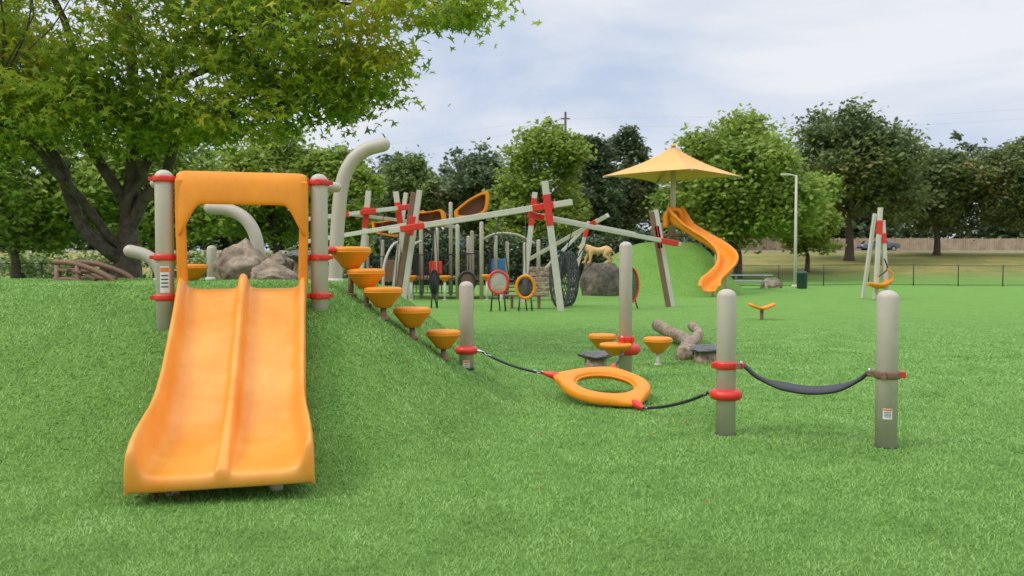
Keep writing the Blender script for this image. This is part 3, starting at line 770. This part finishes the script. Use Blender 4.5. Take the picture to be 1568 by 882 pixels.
def net_ring(name, x, y, z, rx, rz, m, tube_r=0.045, yaw=0.0, legs=True, netm=None, dx=0):
    g = group(name); netm = netm or GREYB
    ux = Vector((math.cos(yaw), math.sin(yaw), 0)); c = Vector((x, y, z))
    ring = [c+ux*rx*math.cos(t)+Vector((0, 0, rz*math.sin(t))) for t in np.linspace(0, 2*math.pi, 40, endpoint=False)]
    tube('ring_frame', ring, tube_r, m, g, 10, closed=True)
    parts = []
    n_ = 7
    for i in range(-n_+1, n_):
        f = i/n_
        for sg in (1, -1):
            q = math.sqrt(max(0, 1-f*f))
            a_ = (f*0.707-q*0.707*1, sg*(f*0.707+q*0.707)); b_ = (f*0.707+q*0.707, sg*(f*0.707-q*0.707))
            parts.append(tube_data([c+ux*rx*a_[0]+Vector((0, 0, rz*a_[1])), c+ux*rx*b_[0]+Vector((0, 0, rz*b_[1]))], 0.014, 5))
    merge('net', parts, netm, g)
    if legs:
        for sg in (-1, 1):
            tube('leg', [c+ux*rx*0.6*sg+Vector((0, 0, -rz*0.8)), Vector((x+0.75*rx*sg, y-0.05, 0))], 0.025, BLACKM, g, 8)
        tube('leg', [c+Vector((0, 0, -rz)), Vector((x+0.05, y+0.25, 0))], 0.02, BLACKM, g, 8)
    return g
net_ring('round_net_panel', -0.41, 25, 0.87, 0.29, 0.33, RED, 0.04)
net_ring('round_net_panel', 0.40, 25, 0.73, 0.27, 0.33, ORANGE, 0.05, netm=BLACKM)
net_ring('round_net_panel', -1.42, 26.5, 0.86, 0.26, 0.3, BLACKM, 0.045, netm=BROWN)
net_ring('round_net_panel', -2.5, 27, 0.8, 0.13, 0.42, BLACKM, 0.03, netm=BLACKM)
net_ring('round_net_panel', 3.72, 26.5, 0.75, 0.33, 0.56, RED, 0.04, yaw=0.5, netm=BLACKM)
# cargo-net tunnel
g = group('net_tunnel')
for k in range(5):
    x = 1.5+k*0.10; y = 26.4+k*0.35
    net = [Vector((x+0.30*math.cos(t), y+0.12*math.cos(t), 0.93+0.88*math.sin(t))) for t in np.linspace(0, 2*math.pi, 36, endpoint=False)]
    tube('hoop', net, 0.045 if k in (0, 4) else 0.02, NETM, g, 8, closed=True)
parts = []
for t in np.linspace(0, 2*math.pi, 18, endpoint=False):
    for sh in (-0.35, 0.35):
        parts.append(tube_data([Vector((1.5+k*0.10+0.30*math.cos(t+sh*k), 26.4+k*0.35+0.12*math.cos(t+sh*k), 0.93+0.88*math.sin(t+sh*k))) for k in range(5)], 0.012, 5))
merge('rope_mesh', parts, NETM, g)
parts = []
for i in range(-4, 5):
    f = i/5; q = math.sqrt(1-f*f)
    for sg in (1, -1):
        a_ = (f*0.707-q*0.707, sg*(f*0.707+q*0.707)); b_ = (f*0.707+q*0.707, sg*(f*0.707-q*0.707))
        parts.append(tube_data([(1.9+.30*a_[0], 27.8, .93+.88*a_[1]), (1.9+.30*b_[0], 27.8, .93+.88*b_[1])], 0.015, 5))
merge('end_net', parts, NETM, g)

# ------------------------------------------------------------------ play tower
pt = group('play_tower')
for (x, zt, y) in ((-3.68, 2.85, 34), (-2.96, 2.8, 33), (-2.14, 2.95, 33), (-1.64, 2.75, 34.5), (-1.2, 3.05, 33), (-2.7, 4.1, 37), (-0.7, 2.6, 36), (-4.5, 2.5, 35.5), (-5.4, 2.4, 35), (-6.2, 2.6, 36), (-3.4, 3.6, 37.5), (-0.2, 2.3, 34), (0.55, 2.3, 36), (-1.9, 2.6, 36.5), (1.1, 2.4, 35)):
    lathe('post', post_profile(0.08, 0, zt), (x, y, 0), BEIGE, pt, 14)
box('deck', (-2.4, 34.5, 0.82), (3.0, 3.0, 0.12), BROWN, pt, bevel=0.02)
box('deck', (-5.3, 35.5, 1.0), (2.0, 1.8, 0.12), BROWN, pt, bevel=0.02)
rails = []
def rail(x0, y0, x1, y1, z0, z1, n):
    rails.append(beam_data((x0, y0, z0), (x1, y1, z0), 0.04, 0.05)); rails.append(beam_data((x0, y0, z1), (x1, y1, z1), 0.04, 0.05))
    for i in range(n+1):
        t = i/n; x = x0+(x1-x0)*t; y = y0+(y1-y0)*t
        rails.append(box_data((x, y, (z0+z1)/2), (0.028, 0.028, z1-z0)))
rail(-3.9, 33, -2.2, 33, 0.25, 1.75, 12); rail(-2.1, 33, -1.2, 33, 0.9, 1.8, 7); rail(-3.9, 36, -0.9, 36, 0.9, 1.8, 20); rail(-3.9, 33, -3.9, 36, 0.9, 1.8, 12)
rail(-6.3, 34.6, -4.3, 34.6, 0.4, 1.7, 14); rail(-0.9, 33, -0.9, 36, .9, 1.8, 10)
merge('railings', rails, BLACKM, pt, False)
for k in range(5):
    box('stair_tread', (-0.3-0.02*k, 33.2+0.3*k, 0.15+0.15*k), (0.9, 0.3, 0.06), BROWN, pt, bevel=0.01)
for k in range(6):
    box('step_plank', (1.0+0.0*k, 31.6+0.16*k, 0.25+0.19*k), (0.85, 0.10, 0.17), WOOD, pt, bevel=0.02)
for x in (0.5, 1.5):
    beam('step_stringer', (x, 31.5, 0), (x, 32.8, 1.5), 0.07, 0.12, BROWN, pt)
def wedge_roof(x, y, z, w, h0, h1, dep=1.0, sgn=1):
    """shell with low rounded front (h0) rising to a tall end (h1); orange rim, dark recess"""
    out = [(-w, 0), (-w*1.0, h0*0.6), (-w*0.8, h0), (-w*0.2, h0+(h1-h0)*0.5), (w*0.6, h1*0.97), (w*0.93, h1), (w, h1*0.9), (w*0.95, h1*0.5), (w*0.8, h1*0.22), (w*0.3, 0.05), (-w*0.5, -0.03)]
    P = catmull([(sgn*a, 0, b_) for a, b_ in out]+[(sgn*out[0][0], 0, out[0][1])], 4)[:-1]
    cxm = sgn*w*0.1; czm = (h0+h1)*0.28
    def inset(f): return [(cxm+(q[0]-cxm)*f, czm+(q[2]-czm)*f) for q in P]
    n_ = len(P)
    V = []; F = []
    rings = [(inset(0.80), 0.0), (inset(1.0), 0.0), (inset(1.0), dep), (inset(0.80), dep)]
    for rr, yy in rings:
        for a, b_ in rr: V.append((x+a, y+yy, z+b_))
    for r_ in range(4):
        for i in range(n_):
            j = (i+1) % n_; s_ = (r_+1) % 4
            F.append((r_*n_+i, r_*n_+j, s_*n_+j, s_*n_+i))
    mk('roof_rim', V, F, ORANGE, pt, False, bevel=0.02)
    V = [(x+a, y+dep*0.55, z+b_) for a, b_ in inset(0.81)]
    mk('roof_panel', V, [tuple(range(n_))], BROWN, pt, False, solid=0.03)
wedge_roof(-1.6, 33.2, 3.25, 0.68, 0.35, 1.0)
wedge_roof(-3.35, 34.2, 2.95, 0.6, 0.65, 0.55, sgn=-1)
wedge_roof(-5.2, 35, 2.55, 0.65, 0.75, 0.6, sgn=-1)
wedge_roof(-4.3, 36.6, 2.9, 0.5, 0.3, 0.8)
for y in (33.2, 34.0):
    tube('overhead_rail', [(-1.2, y, 2.35), (-0.6, y, 2.6), (0.2, y, 2.55), (0.9, y, 2.2)], 0.035, BEIGE, pt, 8, smooth_n=5)
for x in np.linspace(-1.0, 0.8, 8):
    tube('overhead_rung', [(x, 33.2, 2.5), (x, 34.0, 2.5)], 0.02, BLACKM, pt, 6)
for x in (-4.9, -4.1):
    tube('arched_pipe', [(x, 32, 0), (x, 32.1, 1.3), (x+0.25, 32.6, 2.1), (x+0.5, 33.5, 2.3)], 0.05, BEIGE, pt, 8, smooth_n=5)
for k in range(6):
    tube('climb_loop', [(-6.4+0.02*k, 31.8, 0.2+0.25*k), (-6.1, 31.6, 0.28+0.25*k), (-5.8, 31.8, 0.2+0.25*k)], 0.03, BROWN, pt, 6, smooth_n=4)
box('activity_panel', (-0.55, 36, 1.25), (0.8, 0.06, 0.7), BLUEP, pt, bevel=0.02)
box('activity_panel', (-3.0, 32.95, 1.25), (0.5, 0.05, 0.5), RED, pt, bevel=0.02)
box('activity_panel', (-4.9, 34.5, 1.1), (0.7, 0.05, 0.9), BROWN, pt, bevel=0.02)
g = group('park_bench')
box('seat', (0.42, 26.4, 0.42), (1.3, 0.4, 0.06), BROWN, g, bevel=0.01); 
for x in (0.0, 0.85): box('leg', (x, 26.4, 0.2), (0.09, 0.3, 0.4), BROWN, g, bevel=0.01)

# butterfly spring seat
g = group('spring_seat')
V = []; F = []
us = np.linspace(-1, 1, 17); vs = np.linspace(-1, 1, 9)
for u_ in us:
    for v_ in vs:
        wv = math.sqrt(max(0, 1-u_*u_*0.96))*(0.55+0.45*abs(u_))
        V.append((6.35+0.31*u_, 21.3+0.2*v_*wv, 0.32+0.11*abs(u_)**1.5+0.015*v_*v_))
for i in range(16):
    for k in range(8): F.append((i*9+k, (i+1)*9+k, (i+1)*9+k+1, i*9+k+1))
mk('seat_shell', V, F, ORANGE, g, solid=0.06)
lathe('stem', [(0.06, 0), (0.045, 0.03), (0.045, 0.29)], (6.35, 21.3, 0), BROWN, g, 14)

# ------------------------------------------------------------------ canopy + slide 2
g = group('shade_canopy')
ux, uy, az_ = 7.85, 41.0, 7.1
z_h = h(ux, uy)
lathe('mast', [(0.13, 0), (0.13, az_-z_h-0.1)], (ux, uy, z_h), BEIGE, g, 16)
cor = []
rot = R(3); Rr = 3.45
for k in range(4):
    a = rot+k*math.pi/2
    cor.append(Vector((ux+Rr*math.cos(a), uy+Rr*math.sin(a), 5.62)))
V = []; F = []; n_ = 14
apex = Vector((ux, uy, az_))
for k in range(4):
    A = cor[k]; B = cor[(k+1) % 4]; base = len(V)
    for i in range(n_+1):
        t = i/n_
        for j in range(n_+1):
            s_ = j/n_
            e = A.lerp(B, s_); inn = 0.10*math.sin(math.pi*s_)
            e = e.lerp(Vector((ux, uy, e.z)), inn); e.z += 0.06*math.sin(math.pi*s_)
            p_ = apex.lerp(e, t)
            p_.z -= 0.28*math.sin(math.pi*t**0.8)*(0.6+0.4*math.sin(math.pi*s_))
            V.append(p_)
    for i in range(n_):
        for j in range(n_):
            q = base+i*(n_+1)+j
            F.append((q, q+n_+1, q+n_+2, q+1))
mk('fabric', V, F, CANVAS, g, True, solid=0.01)
for c in cor:
    tube('rib', [(ux, uy, az_-0.9), (c.x, c.y, c.z-0.05)], 0.05, BEIGE, g, 8)
lathe('finial', [(0.14, 0), (0.12, 0.08), (0.03, 0.14)], (ux, uy, az_-0.03), CANVAS, g, 12)

g = group('curved_slide')
path = catmull([(7.85, 40.6, 3.15), (8.15, 40.0, 2.95), (8.75, 39.3, 2.45), (9.35, 38.5, 1.95), (9.62, 37.6, 1.45), (9.4, 36.8, 1.0), (8.95, 36.2, 0.62), (8.55, 35.7, 0.38), (8.3, 35.2, 0.25), (8.2, 34.8, 0.2)], 6)
V = []; F = []
cs = [(-0.40, 0.36), (-0.38, 0.42), (-0.33, 0.40), (-0.30, 0.2), (-0.22, 0.05), (0, 0), (0.22, 0.05), (0.30, 0.2), (0.33, 0.40), (0.38, 0.42), (0.40, 0.36)]
for i, p_ in enumerate(path):
    a = Vector(path[min(i+1, len(path)-1)])-Vector(path[max(i-1, 0)]); a.z = 0; a.normalize(); sdv = Vector((a.y, -a.x, 0))
    k = 1.0 if i > 8 else 1.0+1.2*(8-i)/8
    if i > len(path)-10: k *= 1-0.05*(i-len(path)+10)
    for t, hh in cs: V.append(Vector(p_)+sdv*t*1.08+Vector((0, 0, hh*k*1.1)))
K2 = len(cs)
for i in range(len(path)-1):
    for k in range(K2-1): F.append((i*K2+k, (i+1)*K2+k, (i+1)*K2+k+1, i*K2+k+1))
mk('chute', V, F, ORANGE, g, True, solid=0.05)
for yy in (40.5, 40.8):
    tube('entry_arch', [(7.45, yy, 3.1), (7.45, yy, 3.75), (7.75, yy, 3.98), (8.1, yy, 3.85), (8.3, yy, 3.1)], 0.12, ORANGE, g, 10, smooth_n=5)
for q in (18, 30, 42):
    p_ = path[q]; zz0 = h(p_[0], p_[1]); tube('support', [(p_[0], p_[1], zz0-.1), (p_[0], p_[1], p_[2])], 0.06, BEIGE, g, 10)
box('entry_deck', (7.9, 41.0, 2.75), (1.2, 1.0, 0.12), BROWN, g, bevel=0.02)
for x, y in ((8.45, 41.4), (7.35, 41.4)): lathe('deck_post', post_profile(0.07, 1.8, 3.4), (x, y, 0), BEIGE, g, 12)

# ------------------------------------------------------------------ mountain lion statue on rock
LX, LY, LZ = 3.80, 37.0, 1.40
rock('boulder', (LX+0.05, LY, 0.60), (2.0, 1.3, 2.24), DROCK, seed=12, rough=0.08, flat_top=True)
st = group('mountain_lion_statue'); sc_ = 0.98
def Q(L_): return [(LX+a*sc_, LY+b_*sc_, LZ+c*sc_) for a, b_, c in L_]
def limb(P, rr):
    PP = catmull(Q(P), 4); r2 = np.interp(np.linspace(0, 1, len(PP)), np.linspace(0, 1, len(rr)), rr)*sc_
    return tube_data(PP, list(r2), 12, dome=True)
parts = [limb([(.50, 0, .60), (.36, 0, .63), (.12, 0, .58), (-.10, 0, .56), (-.34, 0, .60), (-.46, 0, .64)], [.13, .175, .145, .16, .185, .15]),
         limb([(-.38, 0, .66), (-.54, 0, .74), (-.68, 0, .78)], [.16, .125, .11]),
         limb([(-.67, 0, .79), (-.75, 0, .78)], [.13, .115]), limb([(-.76, 0, .755), (-.87, 0, .72)], [.075, .058]),
         limb([(.52, 0, .64), (.66, 0, .50), (.74, 0, .34), (.84, 0, .22), (1.0, 0, .25)], [.05, .038, .035, .033, .032])]
for sy, off in ((-1, 0.0), (1, 0.16)):
    parts.append(limb([(.40-off*.3, .08*sy, .56), (.29+off, .10*sy, .36), (.46+off, .11*sy, .20), (.40+off, .11*sy, .05)], [.15, .09, .05, .046]))
    parts.append(limb([(.40+off, .11*sy, .045), (.31+off, .11*sy, .04)], [.05, .045]))
    parts.append(limb([(-.34, .08*sy, .54), (-.35-off, .10*sy, .30), (-.39-off*1.3, .11*sy, .06)], [.12, .068, .048]))
    parts.append(limb([(-.39-off*1.3, .11*sy, .045), (-.48-off*1.3, .11*sy, .04)], [.05, .045]))
    parts.append(limb([(-.66, .07*sy, .87), (-.65, .085*sy, .94)], [.045, .02]))
o = merge('body', parts, TAN, st)
md = o.modifiers.new('r', 'REMESH'); md.mode = 'VOXEL'; md.voxel_size = 0.018; md.use_smooth_shade = True
md = o.modifiers.new('sm', 'SMOOTH'); md.iterations = 4; md.factor = 0.5
for sy in (-1, 1):
    lathe('eye', [(0.004, 0), (0.018, 0.008), (0.018, 0.018), (0.004, 0.024)], (LX-.84*sc_, LY+.085*sy*sc_, LZ+.81*sc_), BLACK, st, 8)
lathe('nose', [(0.006, 0), (0.026, 0.01), (0.02, 0.03), (0.004, 0.035)], (LX-.92*sc_, LY, LZ+.72*sc_), BLACK, st, 8)

# ------------------------------------------------------------------ right-hand swing structure
g = group('basket_swing')
for x0, x1, zt in ((14.3, 14.45, 3.6), (14.75, 14.55, 3.1)):
    beam('post', (x0, 33, 0), (x1, 33, zt), 0.15, 0.17, GREYB, g)
beam('post', (14.15, 33.8, 0), (14.5, 33.6, 3.4), 0.13, 0.15, GREYB, g)
beam('red_joint', (14.42, 33, 2.55), (14.44, 33, 3.1), 0.18, 0.2, RED, g); beam('red_joint', (14.6, 33, 2.2), (14.57, 33, 2.6), 0.18, 0.2, RED, g)
tube('hanger', [(14.5, 32.7, 1.6), (14.62, 32.7, 1.2), (14.3, 32.7, 0.9)], 0.03, BLACKM, g, 8, smooth_n=4)
V = []; F = []
for i in range(13):
    u_ = -1+2*i/12
    for k in range(9):
        a = math.pi*k/8
        V.append((14.35+0.48*u_+0.0, 32.7+0.25*math.cos(a)*math.sqrt(1-0.8*u_*u_), 0.62+0.22*u_*u_*(1 if u_ > 0 else .3)-0.2*math.sin(a)*math.sqrt(max(0, 1-0.8*u_*u_))))
for i in range(12):
    for k in range(8): F.append((i*9+k, (i+1)*9+k, (i+1)*9+k+1, i*9+k+1))
mk('basket', V, F, ORANGE, g, True, solid=0.03)
tube('basket_hoop', [(14.8, 32.7, .75), (14.85, 32.7, 1.0), (14.6, 32.7, 1.2)], 0.035, ORANGE, g, 8, smooth_n=4)

# ------------------------------------------------------------------ street lamp, poles, fences
def lamp(x, y, zt):
    g = group('street_lamp'); z0 = h(x, y)
    tube('pole', [(x, y, z0), (x, y, z0+3), (x, y, zt)], [0.10, 0.08, 0.06], GREYB, g, 12)
    tube('arm', [(x, y, zt-0.1), (x-0.2, y, zt), (x-0.45, y, zt+0.02)], 0.04, GREYB, g, 8, smooth_n=4)
    box('lamp_head', (x-0.6, y, zt+0.03), (0.55, 0.28, 0.1), GREYB, g, bevel=0.03)
    lathe('base_plate', [(0.2, 0), (0.2, 0.1), (0.12, 0.14)], (x, y, z0), GREYB, g, 14)
lamp(16.2, 48, 6.4)
g = group('utility_pole')
tube('pole', [(5.7, 90, 2), (5.7, 90, 17.4)], [0.18, 0.12], BARK, g, 8)
box('crossarm', (5.7, 90, 16.7), (1.0, 0.12, 0.12), BARK, g)
g = group('utility_wires')
for dz, x0 in ((0, -60), (1.0, -60)):
    tube('wire', [(x0, 96, 11+dz), (-25, 93, 11.8+dz), (5.7, 90, 15.6+dz), (45, 88, 15.8+dz), (110, 86, 21+dz)], 0.008, GREYB, g, 5, smooth_n=6)

FM = bpy.data.materials.new('chain_link'); FM.use_nodes = True
nt = FM.node_tree; N = nt.nodes; L = nt.links
tcx = N.new('ShaderNodeTexCoord'); mpg = N.new('ShaderNodeMapping'); mpg.inputs['Rotation'].default_value = (0, R(45), 0); mpg.inputs['Scale'].default_value = (16, 16, 16)
L.new(tcx.outputs['Object'], mpg.inputs['Vector'])
vr = N.new('ShaderNodeSeparateXYZ'); L.new(mpg.outputs[0], vr.inputs[0])
def frac_mask(sock):
    a = N.new('ShaderNodeMath'); a.operation = 'FRACT'; L.new(sock, a.inputs[0])
    c = N.new('ShaderNodeMath'); c.operation = 'LESS_THAN'; c.inputs[1].default_value = 0.07; L.new(a.outputs[0], c.inputs[0]); return c.outputs[0]
mxm = N.new('ShaderNodeMath'); mxm.operation = 'MAXIMUM'; L.new(frac_mask(vr.outputs['X']), mxm.inputs[0]); L.new(frac_mask(vr.outputs['Z']), mxm.inputs[1])
tr2 = N.new('ShaderNodeBsdfTransparent'); bb = N['Principled BSDF']; bb.inputs['Base Color'].default_value = (0.02, 0.02, 0.02, 1)
ms_ = N.new('ShaderNodeMixShader'); L.new(mxm.outputs[0], ms_.inputs[0]); L.new(tr2.outputs[0], ms_.inputs[1]); L.new(bb.outputs[0], ms_.inputs[2]); L.new(ms_.outputs[0], N['Material Output'].inputs['Surface'])

def fence(x0, y0, x1, y1, hh=1.25, step=2.6):
    g = group('chain_link_fence'); parts = []
    Ln = math.hypot(x1-x0, y1-y0); n_ = int(Ln/step)
    P = [(x0+(x1-x0)*i/n_, y0+(y1-y0)*i/n_) for i in range(n_+1)]
    for x, y in P: parts.append(tube_data([(x, y, h(x, y)), (x, y, h(x, y)+hh+0.05)], 0.032, 8))
    for i in range(n_):
        a, b_ = P[i], P[i+1]
        for dz in (hh, 0.08): parts.append(tube_data([(*a, h(*a)+dz), (*b_, h(*b_)+dz)], 0.018, 6))
    merge('posts_and_rails', parts, BLACKM, g)
    V = []; F = []
    for i, (x, y) in enumerate(P): V += [(x, y+0.03, h(x, y)+0.03), (x, y+0.03, h(x, y)+hh)]
    for i in range(n_): F.append((i*2, i*2+2, i*2+3, i*2+1))
    mk('mesh_panel', V, F, FM, g, False)
fence(10.5, 50, 62, 51)
fence(-40, 28, -4.5, 46, 1.4)
fence(-4.5, 50, 10.5, 50)

g = group('wooden_fence'); parts = []
for i, x in enumerate(np.arange(20, 105, 0.3)):
    zb = h(x, 113); parts.append(box_data((x, 113+0.01*(i % 2), zb+0.98), (0.27, 0.04, 1.95+0.04*((i*7) % 3))))
for x in np.arange(20, 105, 2.4): parts.append(box_data((x, 112.93, h(x, 113)+1.05), (0.14, 0.12, 2.15)))
merge('boards', parts, FWOOD, g, False)
parts = [box_data((62, 113.08, 3.2), (86, 0.08, 0.1)), box_data((62, 113.08, 4.2), (86, 0.08, 0.1))]
merge('rails', parts, FWOOD, g, False)

# road
V = []; F = []
rx = np.arange(-110, 121, 3.0)
for x in rx:
    for y in (99.5, 107): V.append((x, y, max(h(x, 99.5), h(x, 107), h(x, 103))+0.05))
for i in range(len(rx)-1): F.append((i*2, i*2+2, i*2+3, i*2+1))
mk('road', V, F, ASPH, None, False)
g = group('kerb')
merge('kerb_stones', [box_data((x+0.75, 99.4, 2.66), (1.48, 0.15, 0.22)) for x in np.arange(-110, 120, 1.5)], GREYB, g, False)

def car(x, y, paint, flip=1):
    g = group('parked_car'); z0 = h(x, y)+0.06
    pr = [(-2.2, .35), (-2.25, .65), (-2.15, .88), (-1.35, .98), (-0.65, 1.42), (0.75, 1.45), (1.55, 1.05), (2.15, .95), (2.25, .6), (2.2, .35)]
    V = []; F = []
    n_ = len(pr)
    for sy in (-0.88, 0.88):
        for a, b_ in pr:
            V.append((x+flip*a, y+sy*(1 if b_ < 1.1 else 0.8), z0+b_))
    F.append(tuple(range(n_))); F.append(tuple(range(2*n_-1, n_-1, -1)))
    for i in range(n_): j = (i+1) % n_; F.append((i, i+n_, j+n_, j))
    mk('body', V, F, paint, g, False, bevel=0.06)
    for sy in (-1, 1):
        for q in ([(-1.1, 1.02), (-0.6, 1.34), (0.05, 1.37), (0.05, 1.02)], [(0.12, 1.02), (0.12, 1.37), (0.7, 1.36), (1.25, 1.04)]):
            V = [(x+flip*a, y+sy*(0.895-(b_-1.02)*0.46), z0+b_) for a, b_ in q]
            mk('side_window', V, [(0, 1, 2, 3)], GLASS, g, False)
        for wx in (-1.4, 1.4):
            V, F = tube_data([(x+flip*wx, y+sy*0.72, z0+.33), (x+flip*wx, y+sy*0.91, z0+.33)], 0.33, 20); mk('wheel', V, F, TYRE, g, False)
            V, F = tube_data([(x+flip*wx, y+sy*0.8, z0+.33), (x+flip*wx, y+sy*0.925, z0+.33)], 0.19, 14); mk('hubcap', V, F, STEEL, g, False)
    box('headlight', (x-flip*2.2, y-0.6, z0+.72), (0.1, 0.4, 0.14), WHITE, g); box('bumper', (x-flip*2.24, y, z0+.45), (0.12, 1.6, 0.18), TYRE, g)
car(44.0, 100.8, CARP); car(-6.3, 101.5, CARB, -1); car(-11.8, 102.0, CARW, 1); car(-46, 101.5, CARW, 1)

# picnic bench, bin
g = group('picnic_table')
for dy, z, w in ((0, 0.75, 0.7), (-0.75, 0.45, 0.28), (0.75, 0.45, 0.28)):
    box('plank_top' if w > .5 else 'seat', (12.75, 45+dy, z), (2.3, w, 0.05), STEEL, g, bevel=0.01)
for x in (12.0, 13.5):
    beam('leg', (x, 44.4, 0), (x, 45.25, 0.74), 0.06, 0.06, GREYB, g); beam('leg', (x, 45.6, 0), (x, 44.75, 0.74), 0.06, 0.06, GREYB, g); beam('seat_bar', (x, 44.2, 0.42), (x, 45.8, 0.42), 0.06, 0.06, GREYB, g)
g = group('litter_bin')
lathe('bin_body', [(0.24, 0), (0.27, 0.05), (0.29, 0.8), (0.31, 0.82), (0.31, 0.87), (0.2, 0.95), (0.05, 0.98)], (15.9, 46, 0), CANG, g, 20)
rock('boulder', (14.6, 47, 0.2), (1.4, 0.9, 0.7), seed=15)

# fallen leaves
n_ = 70
lx = np.concatenate([rng.uniform(-2.45, -1.9, 18), rng.uniform(-4.5, 4.5, n_-18)]); ly = np.concatenate([rng.uniform(5.05, 5.4, 18), rng.uniform(4.0, 14, n_-18)])
leaves('fallen_leaves', np.stack([lx, ly, H(lx, ly)+0.035], 1), 0.028, DRYLEAF, None, True, 3.0)

# ------------------------------------------------------------------ sky, sun, camera
w = bpy.data.worlds.new('World'); S.world = w; w.use_nodes = True
nt = w.node_tree; N = nt.nodes; L = nt.links; bg = N['Background']
SUN_EL, SUN_AZ = R(50), R(-110)   # azimuth measured from +Y, clockwise
sky = N.new('ShaderNodeTexSky'); sky.sky_type = 'NISHITA'; sky.sun_disc = False
sky.sun_elevation = SUN_EL; sky.sun_rotation = SUN_AZ; sky.air_density = 1.0; sky.dust_density = 2.0
tcw = N.new('ShaderNodeTexCoord'); mpw = N.new('ShaderNodeMapping'); mpw.inputs['Scale'].default_value = (1.0, 1.0, 2.8); mpw.inputs['Location'].default_value = (0.35, 0.2, 0.1)
L.new(tcw.outputs['Generated'], mpw.inputs['Vector'])
cn = N.new('ShaderNodeTexNoise'); cn.inputs['Scale'].default_value = 2.3; cn.inputs['Detail'].default_value = 7; cn.inputs['Roughness'].default_value = 0.52; cn.inputs['Distortion'].default_value = 0.3
L.new(mpw.outputs[0], cn.inputs['Vector'])
cr = N.new('ShaderNodeValToRGB'); e = cr.color_ramp.elements
e[0].position = 0.37; e[0].color = (5.6, 6.6, 8.4, 1); e[1].position = 0.58; e[1].color = (8.9, 9.1, 9.5, 1)
L.new(cn.outputs['Fac'], cr.inputs['Fac'])
mxw = N.new('ShaderNodeMix'); mxw.data_type = 'RGBA'; mxw.inputs[0].default_value = 0.92
L.new(sky.outputs[0], mxw.inputs[6]); L.new(cr.outputs[0], mxw.inputs[7])
# overcast luminance: brighter towards the zenith
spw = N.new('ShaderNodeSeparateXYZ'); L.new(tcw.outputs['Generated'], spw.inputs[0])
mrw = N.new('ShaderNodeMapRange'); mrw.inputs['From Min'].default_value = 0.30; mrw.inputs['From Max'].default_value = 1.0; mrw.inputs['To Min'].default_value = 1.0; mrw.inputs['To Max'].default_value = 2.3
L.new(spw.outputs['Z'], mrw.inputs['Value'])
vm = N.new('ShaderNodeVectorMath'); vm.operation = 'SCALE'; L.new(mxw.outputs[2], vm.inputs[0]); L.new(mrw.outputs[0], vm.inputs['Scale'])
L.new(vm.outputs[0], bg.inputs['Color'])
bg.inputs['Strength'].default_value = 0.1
sd_ = bpy.data.lights.new('sun', 'SUN'); sd_.energy = 1.4; sd_.angle = R(16); sd_.color = (1, 0.95, 0.88)
so = bpy.data.objects.new('sun', sd_); S.collection.objects.link(so)
dirv = Vector((math.sin(SUN_AZ)*math.cos(SUN_EL), math.cos(SUN_AZ)*math.cos(SUN_EL), math.sin(SUN_EL)))
so.rotation_euler = dirv.to_track_quat('Z', 'Y').to_euler()

cam = bpy.data.cameras.new('camera'); co_ = bpy.data.objects.new('camera', cam); S.collection.objects.link(co_)
co_.location = (0, 0, 1.5); co_.rotation_euler = (R(90-1.83), 0, 0)
cam.sensor_width = 36; cam.lens = 29.5; cam.clip_end = 2000
cam.dof.use_dof = True; cam.dof.focus_distance = 7.5; cam.dof.aperture_fstop = 2.8
S.camera = co_
S.view_settings.view_transform = 'Standard'; S.view_settings.look = 'None'; S.view_settings.exposure = 0
